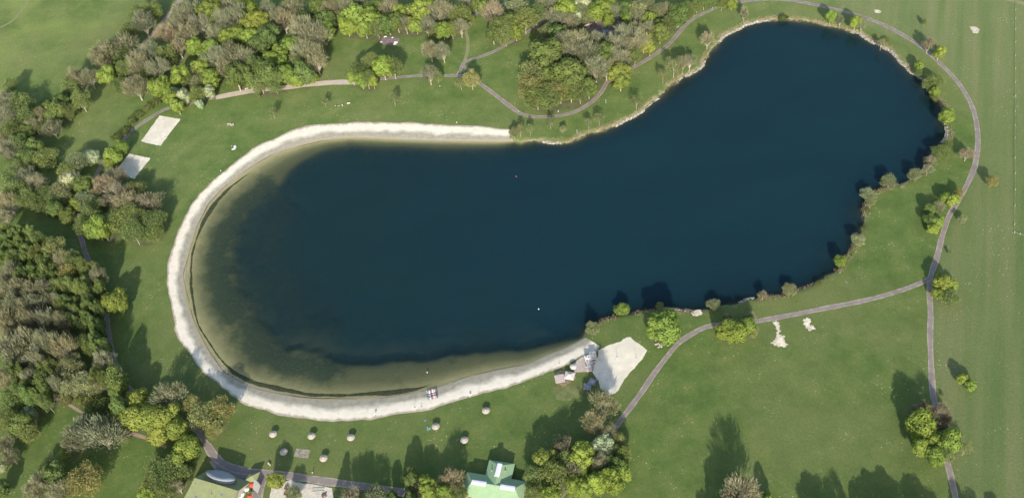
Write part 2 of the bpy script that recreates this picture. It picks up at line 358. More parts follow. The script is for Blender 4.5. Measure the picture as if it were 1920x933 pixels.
# crops: ox, oy, list of "x y r K"
TREES_RAW = [
(0,0,"""30 560 50 B;110 590 60 M;150 640 50 M;40 650 55 B;60 730 60 M;100 800 50 M;40 850 60 B;180 820 50 G;190 700 40 B;230 700 35 M;290 720 50 B;250 880 60 M;130 880 60 G;300 610 50 G;350 560 45 G;280 590 35 G;390 480 45 M;450 560 45 M;400 430 40 B;440 450 35 B;500 430 45 B;370 620 35 M;590 290 60 B;560 340 45 B;700 240 55 B;660 290 45 M;590 410 45 L;660 370 35 G;700 380 40 M;670 470 40 M;760 480 65 B;780 350 60 B;840 300 60 B;830 390 40 M;890 380 50 B;930 290 50 M;1000 260 50 R;930 190 50 R;960 320 30 M;800 120 55 B;740 170 45 M;850 50 50 M;770 70 40 M;1050 60 60 B;1010 130 45 B;1060 180 50 B;1120 130 50 B;1180 50 60 Y;1090 250 45 L;1180 260 45 L;1130 370 45 L;1180 430 45 L;1060 390 45 P;1000 420 50 L;900 480 50 L;1040 430 40 M;960 540 40 L;1030 530 40 W;975 515 25 W;1110 450 40 P;1100 520 40 M;1172 510 35 W;1120 580 22 W;990 585 35 L;1210 320 60 B;1260 380 50 B;1280 200 50 L;1340 190 45 L;1400 200 45 L;1300 290 60 B;1360 330 60 B;1320 420 60 G;1390 420 50 G;1430 370 50 M;1220 190 50 B;1260 120 60 B;1330 80 60 B;1380 30 50 L;1400 120 45 Y;1300 20 50 B;630 870 45 L;670 820 40 L;610 910 28 L;510 875 42 W;420 900 60 P;50 480 35 M;10 620 40 B;380 540 30 M;150 730 40 G;220 640 40 B;20 760 50 B;200 880 40 B"""),
(480,0,"""20 100 50 Y;60 60 50 B;120 90 50 B;200 40 60 B;150 110 55 B;270 110 45 G;260 170 70 B;330 190 70 B;350 40 50 G;390 100 50 G;390 160 45 L;430 50 50 B;60 200 60 G;20 240 50 G;190 250 50 L;130 290 40 L;70 330 50 L;140 350 40 L;250 290 60 B;320 300 50 B;322 268 20 W;340 350 50 B;220 350 50 M;270 400 50 G;160 410 50 L;80 410 60 G;30 400 60 G;20 460 50 M;100 465 40 M;310 420 35 L;230 440 35 L;550 70 60 L;510 140 40 L;480 90 30 G;640 100 60 L;690 110 40 L;560 145 30 L;610 150 40 L;680 150 40 M;740 120 50 G;790 110 45 G;810 60 40 L;750 40 50 B;860 70 40 B;840 130 35 B;870 130 35 Y;900 140 35 L;940 40 65 L;960 140 45 B;1030 60 60 B;1050 160 45 L;1000 160 30 M;1140 70 50 M;1150 150 38 B;1100 160 35 M;1060 20 40 G;1330 70 60 R;1380 140 60 M;1330 180 45 G;1420 110 50 G;1400 190 45 M;1390 70 20 L;1205 105 20 M;1280 30 30 Y;500 30 50 B;580 20 45 B;650 40 45 M;700 30 40 G;560 400 48 M;620 430 45 M;640 345 50 M;710 365 60 L;770 370 50 M;655 445 30 L;590 440 40 L;540 420 35 L;978 272 46 B;1050 285 42 B;972 405 48 B;1020 425 25 M;1210 440 48 T;1150 465 28 S;775 552 28 S;95 632 22 S;385 570 20 S;10 525 12 M;1180 20 30 B;1230 10 30 G"""),
(960,0,"""30 30 50 P;70 100 60 M;130 70 50 M;20 170 40 L;170 30 40 B;240 20 40 B;310 40 60 L;345 82 40 W;380 60 40 P;430 75 40 P;400 20 40 W;470 60 45 L;530 40 50 L;640 40 45 G;700 60 55 P;740 30 50 P;655 100 32 L;770 105 42 L;710 110 35 B;820 60 45 P;870 60 45 B;940 60 60 G;992 45 38 M;1040 22 32 M;930 96 40 G;1180 6 34 M;1238 6 34 L;270 110 50 B;230 90 40 B;330 130 50 B;190 180 45 P;260 180 50 G;300 230 60 B;370 230 60 B;330 300 60 B;190 300 80 G;240 360 50 B;110 400 70 T;100 480 60 T;140 540 60 M;200 420 50 G;330 400 80 G;400 400 50 G;430 480 45 G;440 300 60 B;480 220 45 B;510 300 60 G;470 370 60 B;530 380 50 B;590 250 60 B;640 200 60 B;610 320 55 B;690 230 60 B;700 170 45 B;740 230 45 Y;775 260 30 Y;760 170 40 B;595 400 48 Y;640 400 36 Y;610 450 45 Y;270 510 55 T;210 530 60 M;330 500 60 M;380 500 55 M;833 172 44 G;828 138 38 G;690 310 36 M;882 122 32 M;1100 215 35 B;1110 200 28 B;910 370 42 S;960 350 36 B;1000 340 32 B;850 425 28 S;700 570 28 S;490 665 28 S;430 690 20 S;285 722 20 P;215 690 24 S;45 730 26 S;100 725 24 S;1305 72 28 B;10 740 30 P;540 110 30 L;590 60 40 B;1080 2 30 G;1130 2 28 G"""),
(1440,0,"""90 90 28 U;355 85 30 L;408 112 18 B;495 112 36 L;530 140 22 B;660 222 24 U;640 240 18 B;905 245 34 R;965 290 32 L;855 365 25 L;850 410 22 M;940 450 50 M;905 470 35 M;940 505 36 L;945 548 18 M;1010 640 50 L;970 850 52 M;1010 815 34 M;915 905 38 R;1120 860 38 R;880 120 12 M"""),
(1440,311,"""685 85 48 P;665 75 30 L;830 45 38 P;900 20 33 B;570 150 46 P;580 200 28 P;505 410 40 P;410 520 34 L;120 685 38 P;1260 80 32 T;1095 295 24 P;1000 170 38 L;1045 190 36 L;920 235 42 G;960 230 36 B;910 290 40 G;960 310 38 L;930 350 35 L;1020 480 9 M;985 650 52 Y;1045 665 34 L;965 715 42 L;1012 735 58 M;280 655 18 U;330 622 14 U;540 345 18 U;560 250 16 U;1075 150 25 T"""),
(0,0,"""3498 1725 42 L;3470 1725 20 P;3711 1716 26 M;3336 1842 42 P;3738 1833 98 L;3690 1860 60 L;4131 1848 78 L;4080 1860 50 L;4200 1830 50 L;4095 1785 30 B;4215 1780 35 B;4020 1701 36 P;4290 1659 30 R;4440 1620 38 P;3990 1700 20 P;4236 1860 30 T"""),
(960,622,"""520 405 75 B;460 505 62 B;540 560 48 B;595 610 42 T;510 630 72 W;290 650 62 R;190 705 65 Y;230 790 75 M;130 810 58 M;400 690 72 L;510 730 60 B;590 740 60 G;620 690 50 M;350 780 60 B;390 790 48 L;560 820 68 L;480 835 60 L;620 790 48 L;350 865 58 L;220 910 56 L;410 870 50 L;120 900 50 M;300 730 55 M;270 860 50 B;1290 895 92 R;1440 935 36 L;1230 935 50 R"""),
(1440,622,"""1097 258 28 L;1147 298 30 L;865 515 74 L;830 440 42 R;890 425 42 R;970 455 55 R;980 530 34 R;1020 600 64 L;930 610 48 L;860 640 44 L;940 690 52 L;1000 690 38 M;1110 655 36 S;980 345 12 U;1060 680 24 S;1010 480 30 B"""),
(0,622,"""945 360 78 B;760 380 58 Y;665 470 50 G;750 470 68 Y;840 480 72 Y;930 480 68 Y;995 535 58 Y;890 560 60 Y;680 520 36 G;660 420 36 G;1160 460 88 T;1240 430 70 T;1080 410 55 T;1200 535 50 T;1030 655 82 L;560 580 98 B;450 560 76 B;400 620 58 B;460 820 88 T;290 790 72 G;230 860 68 B;340 900 66 B;180 900 50 B;360 680 28 L;900 830 78 M;960 760 66 M;1020 790 48 M;880 760 50 M;820 910 46 L;930 900 48 M;560 410 62 U;620 440 46 U;500 390 46 U;60 100 76 B;140 60 66 B;60 40 66 M;210 140 66 B;100 150 66 B;280 60 66 B;360 90 58 B;410 180 50 P;380 220 58 P;390 300 56 P;460 280 50 P;520 290 44 P;550 250 44 M;500 60 66 G;560 90 48 G;590 150 48 B;640 260 56 G;655 310 46 G;250 200 58 M;200 250 66 M;280 280 56 M;100 230 58 G;40 270 58 B;140 330 56 G;230 350 56 G;40 370 58 M;30 450 58 M;150 450 46 W;110 500 58 G;60 500 58 M;150 560 56 M;30 640 48 B;60 700 46 B;10 760 30 W;10 870 40 G;360 370 30 U;440 380 30 U;700 600 26 U;1000 870 40 B;860 850 50 T"""),
(0,311,"""40 380 50 G;110 380 48 G;180 400 50 G;30 450 50 G;100 450 50 G;180 470 54 G;250 440 48 M;300 470 54 T;40 530 50 G;120 520 50 G;200 540 50 G;270 540 50 G;340 540 54 B;400 530 48 M;60 620 58 B;130 600 50 G;210 610 54 G;290 610 50 G;370 600 54 T;440 570 52 M;500 580 48 M;550 620 38 B;30 700 58 B;110 690 58 B;180 700 54 B;250 690 50 B;320 680 50 G;400 680 50 G;470 680 54 G;540 690 42 G;40 790 58 B;120 790 58 B;200 780 58 B;270 770 54 B;340 770 48 M;410 790 50 G;480 770 50 G;545 800 40 G;30 880 58 B;110 880 58 B;190 870 58 B;270 860 58 B;350 880 54 B;420 860 48 M;490 870 50 G;545 900 40 G;60 40 50 M;150 60 58 B;210 100 54 B;70 120 58 M;150 180 58 M;30 200 58 B;230 160 48 M;330 150 58 P;390 60 56 W;460 90 48 G;370 30 48 M;300 195 42 M;220 225 36 M;300 235 42 G;370 275 42 G;20 290 46 B;480 190 56 P;430 210 38 L;520 220 48 M;500 290 56 M;530 335 54 L;570 350 42 L;475 340 42 M;590 110 66 R;650 60 58 R;640 160 66 R;700 200 62 B;760 130 48 T;830 210 66 R;700 290 76 M;770 300 68 M;840 330 66 M;650 300 58 M;880 290 46 M;740 360 56 M;860 370 48 M;645 755 66 Y;100 20 40 B"""),
(0,0,"""1545 2695 50 Y;1650 2770 42 P;1990 2795 60 R;2090 2785 70 P;2010 2810 30 L;2320 2680 52 G;2330 2740 46 P;2400 2710 46 L;2400 2760 50 L;2470 2740 52 M;2540 2700 70 R;2500 2770 50 L;2580 2770 50 M;2300 2790 40 G;780 640 28 U;730 680 30 U;820 600 32 U;870 570 34 U;690 730 30 U;650 760 28 U;750 650 24 U;2210 2790 36 G;1350 470 14 U"""),
# trees whose crowns stand just below the frame and whose shadows fall into it
(0,0,"""1860 2960 60 D;2020 2950 62 D;2140 2930 50 M;2250 2870 42 D;2330 2900 46 D;2480 2940 60 M;3990 2950 40 M;4090 2905 62 G;4185 2925 56 G;4640 2965 62 G;4720 2975 58 M;4800 2970 50 B;4930 2985 60 G;5000 2965 60 G;5080 2960 66 G;5160 2970 60 M;5265 2975 62 G;5330 2985 50 M;5490 2985 50 G;5560 2990 44 M;5690 3000 36 G"""),
]
ZONES = [
 (lambda x,y: x<215 and 415<=y<500, 'north part of dark wood left of lake'),
 (lambda x,y: x<215 and 500<=y<560, 'upper middle of dark wood left of lake'),
 (lambda x,y: x<250 and 560<=y<640, 'lower middle of dark wood left of lake'),
 (lambda x,y: x<250 and 640<=y<740, 'south end of dark wood left of lake'),
 (lambda x,y: x<90 and 740<=y, 'bottom left corner wood beside narrow meadow'),
 (lambda x,y: x<240 and 740<=y, 'bottom left thicket below the ditch'),
 (lambda x,y: x<450 and 850<=y, 'scrub left of grey-green roofed building'),
 (lambda x,y: x<470 and 720<=y, 'grove between beach and grey-green building'),
 (lambda x,y: 110<x<330 and 300<=y<460, 'grove below the shaded sand court'),
 (lambda x,y: x<125 and 150<=y<415, 'wood at left edge above dark wood'),
 (lambda x,y: x<230 and 120<=y<260, 'tree line left of bright sand court'),
 (lambda x,y: x<330 and 180<=y<340, 'bushes between sand courts and path'),
 (lambda x,y: x<270 and y<180, 'top left tree belt beside yellowish field'),
 (lambda x,y: x<420 and y<95, 'top left wood right of dirt track'),
 (lambda x,y: x<420 and y<210, 'wood edge with white blossom, top left'),
 (lambda x,y: x<530 and y<90, 'upper part of wood above wide path'),
 (lambda x,y: x<630 and y<180, 'wood right above the wide path'),
 (lambda x,y: x<870 and y<66, 'tree belt along top behind purple platform'),
 (lambda x,y: 640<x<770 and 95<y<165, 'small grove on wide pale path'),
 (lambda x,y: x<1000 and y<90, 'top middle trees between two paths'),
 (lambda x,y: 990<=x<1240 and y<50, 'top wood around the van yard'),
 (lambda x,y: 970<=x<1240 and 50<=y<100, 'upper half of oval wood by lake'),
 (lambda x,y: 970<=x<1190 and 100<=y<208, 'lower half of oval wood by lake'),
 (lambda x,y: 1180<=x<1240 and y<110, 'scrub between van yard and path'),
 (lambda x,y: 1240<=x<1400 and y<50, 'top edge scrub right of oval wood'),
 (lambda x,y: 950<=x<1400 and y<280, 'thin row along north lake bank'),
 (lambda x,y: 1400<=x<1680 and y<130, 'top lake bank'),
 (lambda x,y: 1700<=x<1770 and 60<y<110, 'outer edge of upper right path'),
 (lambda x,y: 1700<=x<1835 and 110<y<330, 'right lake bank'),
 (lambda x,y: 1480<=x<1730 and 320<y<560, 'lower right lake bank'),
 (lambda x,y: 1730<=x<1800 and 350<y<440, 'clump inside the right path'),
 (lambda x,y: 1740<=x<1810 and 500<y<600, 'clump at right path junction'),
 (lambda x,y: 1080<=x<1500 and 540<y<650, 'bottom lake bank by the path'),
 (lambda x,y: 1690<=x<1850 and 740<y<900, 'clump over lower right path'),
 (lambda x,y: 980<=x<1190 and 730<y, 'grove right of green pavilion'),
 (lambda x,y: 730<=x<890 and 850<y, 'grove left of green pavilion'),
 (lambda x,y: 490<=x<730 and 880<y, 'bottom row beside the paved yard'),
 (lambda x,y: 1790<=x and 300<y<450, 'open meadow right of path'),
 (lambda x,y: 1790<=x and 600<y, 'open meadow at lower right'),
 (lambda x,y: 1300<=x and 850<y, 'bottom edge of right lawn'),
 (lambda x,y: 750<=x<960 and 80<y<170, 'lawn beside the path fork'),
 (lambda x,y: 480<=x<960 and 150<y<240, 'lawn between beach and upper path'),
]
ORD = ['first','second','third','fourth','fifth','sixth','seventh','eighth','ninth','tenth','eleventh','twelfth','thirteenth','fourteenth','fifteenth','sixteenth','seventeenth','eighteenth','nineteenth','twentieth','21st','22nd','23rd','24th','25th','26th','27th','28th','29th','30th']+['%dth' % i if i % 10 not in (1, 2, 3) else '%d%s' % (i, ('st', 'nd', 'rd')[i % 10-1]) for i in range(31, 90)]
# kind: object name, look, colour, crown family, height factor, category
KINDS = {
 'L': ('lime_green_tree', 'bright lime green tree', (0.265,0.342,0.078), 'leafy', 1.0),
 'G': ('green_tree', 'mid green tree', (0.165,0.220,0.070), 'leafy', 1.05),
 'M': ('budding_tree', 'olive budding tree', (0.215,0.265,0.092), 'bud', 1.0),
 'B': ('bare_tree', 'bare grey-brown tree', (0.228,0.232,0.135), 'bare', 1.05),
 'R': ('reddish_tree', 'bare reddish-brown tree', (0.255,0.228,0.145), 'bare', 0.95),
 'W': ('blossom_tree', 'white blossoming tree', (0.50,0.55,0.33), 'leafy', 0.9),
 'Y': ('golden_tree', 'golden yellow-green tree', (0.285,0.325,0.080), 'leafy', 1.0),
 'T': ('tawny_tree', 'tawny yellow-brown tree', (0.285,0.290,0.112), 'bud', 1.0),
 'P': ('willow_tree', 'pale silvery-green tree', (0.29,0.315,0.16), 'bud', 0.9),
 'S': ('birch_tree', 'thin sparse birch', (0.24,0.265,0.12), 'sparse', 1.5),
 'U': ('shrub', 'low olive-green shrub', (0.17,0.20,0.065), 'shrub', 1.0),
 'D': ('spruce_tree', 'dark green spruce', (0.040,0.070,0.030), 'conifer', 1.3),
}
# ------------------------------------------------------------------ read the trees
def parse_trees():
    out = []
    for ox, oy, txt in TREES_RAW:
        for it in txt.split(';'):
            a, b, r, k = it.split(); out.append((ox+float(a)/3, oy+float(b)/3, float(r)/3, k))
    return out
TREES = []
def densify(L):
    out = []
    for px, py, rp, k in L:
        if k in 'GM' and px < 205 and 425 < py < 745:
            a = random.uniform(0, 6.28)
            for j in range(3):
                out.append((px+math.cos(a+j*2.1)*rp*0.56, py+math.sin(a+j*2.1)*rp*0.5, rp*0.56*random.uniform(0.9, 1.15), random.choice('GGM') if k == 'G' else random.choice('MMB')))
        else: out.append((px, py, rp, k))
    return out
for px, py, rp, k in densify(parse_trees()):
    fam, hf = KINDS[k][3], KINDS[k][4]
    rm = rp*depth_at(px, py, 6)/F*1.06
    if fam == 'shrub': h = 1.15*rm+0.8
    elif fam == 'conifer': h = 3.0*rm+3
    elif fam == 'sparse': h = 2.5*rm+2.0
    else: h = (1.75*rm+3.2)*hf
    h *= random.uniform(0.92, 1.1)
    forest = (px < 330 and k not in 'U' and not (190 < px < 235 and 545 < py < 580)) or (py < 60 and px < 1240) or (980 < px < 1230 and py < 210) or (px < 620 and py < 170)
    if px < 260 and 420 < py < 770 and k != 'Y': h = h*1.4 if rp > 13 else (h-3.2)*1.75+8.0
    if py < 215 and fam in ('leafy', 'bare', 'bud'): h *= 1.22
    if 980 < px < 1200 and 730 < py: h *= 1.3
    if px < 262 and 640 < py < 770: h *= 1.15
    if px > 1090 and fam != 'shrub' and (px > 1560 and 130 < py < 480 and px < 1785 or 530 < py < 600): h *= 0.72; rm *= 0.93
    if 215 < px < 450 and 735 < py < 805: h *= 1.12
    if 1690 < px < 1790 and 750 < py < 870: h *= 1.3
    if 490 < px < 880 and py > 880: h *= 1.25
    if py > 900 and px > 1200: h *= 1.45
    if forest and fam != 'shrub': rm *= 1.14
    q = P(px, py, LAND+0.6*h)
    TREES.append(dict(px=px, py=py, x=q[0], y=q[1], r=rm, h=h, k=k))
# ------------------------------------------------------------------ ground
X1, Y1 = GX.ravel(), GY.ravel()
lit = np.zeros(X1.size)
for t in TREES:
    w = 0.3 if t['k'] in 'SU' else 0.62
    m = (np.abs(X1-t['x']) < 4*t['r']) & (np.abs(Y1-t['y']) < 4*t['r'])
    lit[m] += w*np.exp(-((X1[m]-t['x'])**2+(Y1[m]-t['y'])**2)/(1.15*t['r'])**2)
mp = PL([(1900,1050),(1792,932),(1767,809),(1745,662),(1745,588),(1757,481),(1817,338),(1833,262),(1813,180),(1760,117),(1667,52),(1540,12),(1400,-5)])
mp = mp[np.argsort(mp[:, 1])]
meadow = sstep(-3, 4, X1-np.interp(Y1, mp[:, 1], mp[:, 0]))
topm = sstep(-3, 6, Y1-np.interp(X1, np.array([P(1400,-5)[0], P(1560,14)[0], P(1800,140)[0]]), np.array([P(1400,-5)[1], P(1560,14)[1], P(1800,140)[1]])))*(X1 > P(1400,-5)[0])
meadow = np.maximum(meadow, topm)
fl = PL([(0,190),(130,150),(220,60),(300,-60)]); fl = fl[np.argsort(fl[:, 1])]
field = sstep(2, -10, X1-np.interp(Y1, fl[:, 1], fl[:, 0]))*(Y1 > P(0,200)[1])
idx = np.arange(nx*ny).reshape(ny, nx)
Fq = np.stack([idx[:-1, :-1], idx[:-1, 1:], idx[1:, 1:], idx[1:, :-1]], -1).reshape(-1, 4)
me = mesh_np('ground', np.stack([X1, Y1, HT.ravel()], -1), Fq, True)
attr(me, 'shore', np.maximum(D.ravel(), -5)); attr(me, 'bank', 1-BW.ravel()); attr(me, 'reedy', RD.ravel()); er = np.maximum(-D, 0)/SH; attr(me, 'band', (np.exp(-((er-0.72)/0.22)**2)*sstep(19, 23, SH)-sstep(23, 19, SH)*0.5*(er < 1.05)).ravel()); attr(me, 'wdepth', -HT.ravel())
attr(me, 'litter', np.clip(lit, 0, 2)); attr(me, 'meadow', meadow); attr(me, 'field', field)
a0, a1 = P(1903, 430), P(1904, 20); ang = math.atan2(a1[0]-a0[0], a1[1]-a0[1])
for nd in MAT['ground'].node_tree.nodes:
    if nd.type == 'MAPPING': nd.vector_type = 'TEXTURE'; nd.inputs['Rotation'].default_value = (0, 0, -ang); nd.inputs['Scale'].default_value = (8, 160, 1)
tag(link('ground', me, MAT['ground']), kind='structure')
# water sheet
cell = (D[:-1, :-1] < 3) | (D[1:, 1:] < 3); cell &= (fine[:-1, :-1] & fine[1:, 1:])
Fw = Fq[cell.ravel()]
uq, inv = np.unique(Fw, return_inverse=True)
Vw = np.stack([X1[uq], Y1[uq], np.zeros(len(uq))], -1)
me = mesh_np('lake_water', Vw, inv.reshape(-1, 4), True)
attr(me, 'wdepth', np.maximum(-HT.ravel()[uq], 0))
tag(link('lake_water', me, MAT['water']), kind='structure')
# beach strip
st = spline(np.array([[*P(*o), *P(*w, 0.0)] for o, w, sh in PAIRS]), 1.0)
ts = np.array([-0.03, 0.0, 0.06, 0.15, 0.25, 0.35, 0.45, 0.55, 0.65, 0.75, 0.85, 0.95, 1.02, 1.1])
O_, W_ = st[:, :2], st[:, 2:4]; n = len(st)
jit = (vnoise(np.arange(n), np.zeros(n), 3, 5)-0.5)*1.5+(vnoise(np.arange(n), np.zeros(n), 9, 6)-0.5)*2.0
dirs = (W_-O_); ln = np.linalg.norm(dirs, axis=1, keepdims=True); dn = dirs/ln
O2 = O_+dn*jit[:, None]*0.5
V = np.concatenate([(O2+(W_-O2)*t)[:, None, :] for t in ts], 1).reshape(-1, 2)
tt = np.tile(ts, n)
z = hgt(V[:, 0], V[:, 1])+0.045
ii = np.arange(n*len(ts)).reshape(n, len(ts))
Fb = np.stack([ii[:-1, :-1], ii[:-1, 1:], ii[1:, 1:], ii[1:, :-1]], -1).reshape(-1, 4)
Fb = Fb[:, ::-1]
me = mesh_np('sand_beach', np.column_stack([V, z]), Fb, True); attr(me, 'across', tt)
tag(link('sand_beach', me, MAT['sand']), kind='structure')
# drowned weed band and drift line along the beach
def shore_band(name, off0, w0, i0, i1, seed, mat, gap, wpow=1.0):
    mb = MB(); V = []; Fc = []
    k = np.arange(i0, i1)
    c = off0+(vnoise(k, k*0, 16, seed)-0.5)*1.6+(vnoise(k, k*0, 4, seed+1)-0.5)*0.35
    w = w0*(vnoise(k, k*0, 20, seed+2)*1.3+vnoise(k, k*0, 5, seed+4)*0.4+vnoise(k, k*0, 1.3, seed+3)*0.35-gap)
    e = np.minimum(1, np.minimum(k-i0, i1-1-k)/12.0); w = np.clip(w*e, 0, None)
    a = W_[k]+dn[k]*(c-w/2)[:, None]; b = W_[k]+dn[k]*(c+w/2)[:, None]
    pts = np.stack([a, a*0.5+b*0.5, b], 1).reshape(-1, 2)
    zz = hgt(pts[:, 0], pts[:, 1])+0.075
    zz = zz+np.tile([0, 0.05, 0], len(k))
    jj = np.arange(len(k)*3).reshape(-1, 3)
    Fx = np.stack([jj[:-1, :-1], jj[1:, :-1], jj[1:, 1:], jj[:-1, 1:]], -1).reshape(-1, 4)
    keep = np.repeat((w[:-1] > 0.08) | (w[1:] > 0.08), 2)
    o = link(name, mesh_np(name, np.column_stack([pts, zz]), Fx[keep], True), mat)
    return o
MAT['weed'] = plain('water_weed', (0.075, 0.080, 0.042), 0.9, 0.3, 1.2)
MAT['drift'] = plain('drift_line', (0.15, 0.115, 0.07), 0.95, 0.3, 1.2)
def near_i(px, py):
    q = P(px, py, 0); return int(np.argmin(np.hypot(W_[:, 0]-q[0], W_[:, 1]-q[1])))
tag(shore_band('water_weed', 2.6, 1.9, near_i(470, 315), near_i(815, 728), 11, MAT['weed'], 0.15), 'dark green weed band lying in shallow water along beach', 'water weed', kind='stuff')
tag(shore_band('drift_line', 0.3, 0.45, near_i(620, 262), near_i(1030, 664), 21, MAT['drift'], 0.35), 'thin brown drift line washed up along the wet sand', 'drift weed', kind='stuff')
# flat patches
MAT['worn_sand'] = plain('trampled_sand', (0.60, 0.54, 0.43), 0.95, 0.22, 0.5)
def patch(name, pts, mat, z=0.03, jitter=0.25, step=0.7, px=True):
    q = spline(PL(pts), 1e9) if False else PL(pts)
    out = []
    for i in range(len(q)):
        a, b = q[i], q[(i+1) % len(q)]; L = np.linalg.norm(b-a); m = max(1, int(L/step)); nn = np.array([-(b-a)[1], (b-a)[0]])/(L+1e-9)
        for k in range(m):
            p = a+(b-a)*k/m; j = (vnoise([k*step+i*37.0], [z*991], 1.7, 9)[0]-0.5)*2*jitter+(vnoise([k*step*1.7+i*17.0], [z*331], 0.45, 10)[0]-0.5)*jitter*1.1
            out.append(p+nn*j)
    out = np.array(out)
    import mathutils.geometry as mg
    tri = mg.tessellate_polygon([[Vector((p[0], p[1], 0)) for p in out]])
    me = mesh_np(name, np.column_stack([out, np.full(len(out), LAND+z)]), [t for t in tri])
    # faces up
    me.update()
    o = link(name, me, mat)
    return tag(o, kind='structure')
patch('volleyball_court', [(298.9,216.9),(338.6,223.3),(300.5,273.6),(264.6,265.1)], MAT['drysand'])
patch('volleyball_court', [(242.1,288.4),(282,296.5),(251.4,335.9),(217.7,319)], MAT['drysand'])
patch('sand_field', [(1122,657),(1135,650),(1160,641),(1172,634),(1181,632),(1198,643),(1213,656),(1205,671),(1190,690),(1176,705),(1165,722),(1153,738),(1140,741),(1129,735),(1122,713),(1110,697),(1116,680),(1121,668)], MAT['drysand'], jitter=0.35)
patch('sand_patch', [(1449,604),(1457,603),(1462,622),(1472,641),(1472,648),(1460,651),(1446,643),(1455,636),(1456,625)], MAT['worn_sand'], jitter=1.1, step=0.3)
patch('sand_patch', [(1507,600),(1516,597),(1519,605),(1526,611),(1520,619),(1510,615),(1508,607)], MAT['worn_sand'], jitter=1.1, step=0.3)
patch('sand_patch', [(1818,51),(1830,51),(1837,57),(1835,62),(1826,62),(1820,56)], MAT['worn_sand'], jitter=0.5, step=0.5)
patch('sand_patch', [(1638,19),(1646,19),(1653,22),(1651,25),(1642,24)], MAT['worn_sand'], jitter=0.4, step=0.5)
patch('sand_patch', [(1296,587),(1306,581),(1315,581),(1318,587),(1308,591),(1298,592)], MAT['worn_sand'], jitter=0.5, step=0.5)
MAT['mauve'] = plain('mauve_paving', (0.25, 0.19, 0.195), 0.9, 0.25, 1.0)
MAT['stonep'] = plain('stone_paving', (0.30, 0.27, 0.21), 0.9, 0.25, 0.9)
MAT['yard'] = plain('yard_gravel', (0.56, 0.51, 0.43), 0.9, 0.12, 0.8)
MAT['deck'] = plain('terrace_slabs', (0.47, 0.40, 0.35), 0.9, 0.15, 1.5)
MAT['pine'] = plain('pale_wood', (0.62, 0.54, 0.44), 0.8, 0.15, 3)
patch('barbecue_square', [(556,840),(582,843),(577,859),(551,855)], MAT['stonep'], 0.03, 0.15)
patch('purple_platform', [(718.1,68.8),(750.5,72.1),(743.5,86.4),(711.1,83)], MAT['mauve'], 0.05, 0.1)
patch('paved_yard', [(505,960),(506,925),(510,911),(530,905),(545,899),(560,904),(590,908),(622,914),(626,935),(622,962)], MAT['yard'], 0.06, 0.2)
patch('dirt_yard', [(1093,50),(1105,40),(1130,27),(1160,33),(1178,42),(1170,58),(1145,68),(1115,66)], MAT['mauve'], 0.03, 0.8)
patch('terrace', [(1069,686),(1091.4,668),(1104,666),(1114,672),(1114,692),(1108.6,696),(1078.6,698)], MAT['deck'], 0.07, 0.1)
patch('worn_lawn', [(1037,722),(1062,719),(1092,724),(1088,744),(1050,752),(1040,745)], plain('worn_lawn', (0.150, 0.170, 0.065), 0.95, 0.2, 0.6), 0.012, 0.6)
patch('sand_apron', [(1041,698),(1060,693),(1077,700),(1078,712),(1062,721),(1043,720)], plain('trodden_sand', (0.30, 0.24, 0.16), 0.95, 0.25, 0.8), 0.02, 0.8)
# paths
def ribbon(name, pts, width, mat, z, px=True, wv=0.12):
    c = spline(PL(pts) if px else np.array(pts), 1.2); m = len(c)
    d = np.gradient(c, axis=0); d /= np.linalg.norm(d, axis=1, keepdims=True)+1e-9; nn = np.stack([-d[:, 1], d[:, 0]], -1)
    w = width/2*(1+wv*(vnoise(np.arange(m), np.full(m, z*999), 4, 3)-0.5)*2)
    us = np.array([-1, -0.5, 0, 0.5, 1.0])
    V = np.concatenate([(c+nn*(w*u)[:, None])[:, None, :] for u in us], 1).reshape(-1, 2)
    jj = np.arange(m*5).reshape(m, 5)
    Fx = np.stack([jj[:-1, :-1], jj[1:, :-1], jj[1:, 1:], jj[:-1, 1:]], -1).reshape(-1, 4)[:, ::-1]
    me = mesh_np(name, np.column_stack([V, np.full(len(V), LAND+z)]), Fx, True); attr(me, 'sideways', np.tile(us, m))
    return tag(link(name, me, mat), kind='structure')
PW = 2.35
ribbon('lake_path', [(1300,33),(1327,22),(1350,12),(1390,4),(1440,-1),(1473,0),(1507,5),(1540,12),(1583,22),(1627,35),(1667,52),(1700,70),(1730,90),(1760,117),(1790,147),(1813,180),(1827,213),(1833,247),(1833,277),(1828,310),(1817,338),(1800,371),(1780,404),(1767,441),(1757,481),(1745,518),(1743,551),(1745,588),(1744,622),(1745,662),(1747,705),(1750,742),(1757,765),(1767,809),(1773,852),(1782,889),(1792,932),(1806,985)], PW, MAT['path'], 0.024)
ribbon('lake_path', [(1743,521),(1737,525),(1707,538),(1657,554),(1607,566),(1540,579),(1490,589),(1440,598),(1400,604),(1350,608),(1320,614),(1290,630),(1270,645),(1250,669),(1227,699),(1200,739),(1173,775),(1150,806),(1115,850),(1080,895),(1040,940),(1000,975)], PW, MAT['path'], 0.032)
ribbon('lake_path', [(1318,26),(1303,33),(1280,53),(1257,80),(1227,103),(1187,127),(1160,140),(1140,153),(1127,173),(1107,193),(1077,210),(1040,218),(1003,219),(977,213),(960,202),(927,177),(900,157),(880,146),(863,142),(830,142),(790,142),(747,145),(705,149)], PW, MAT['path'], 0.028)
ribbon('gravel_path', [(707,149),(672,154),(630,154.5),(580,158.5),(527,165),(477,170),(440,176),(405,183)], 3.9, MAT['gravel'], 0.040)
ribbon('lake_path', [(405,183),(360,193),(318,202),(283,220),(250,243),(230,263),(205,290),(190,311),(173,341),(157,364),(147,388),(145,414),(152,444),(163,481),(185,530),(198,575),(203,622),(213,672),(230,705),(245,730),(280,760),(330,788),(367,804),(382,824),(394,842),(405,862)], PW, MAT['path'], 0.036)
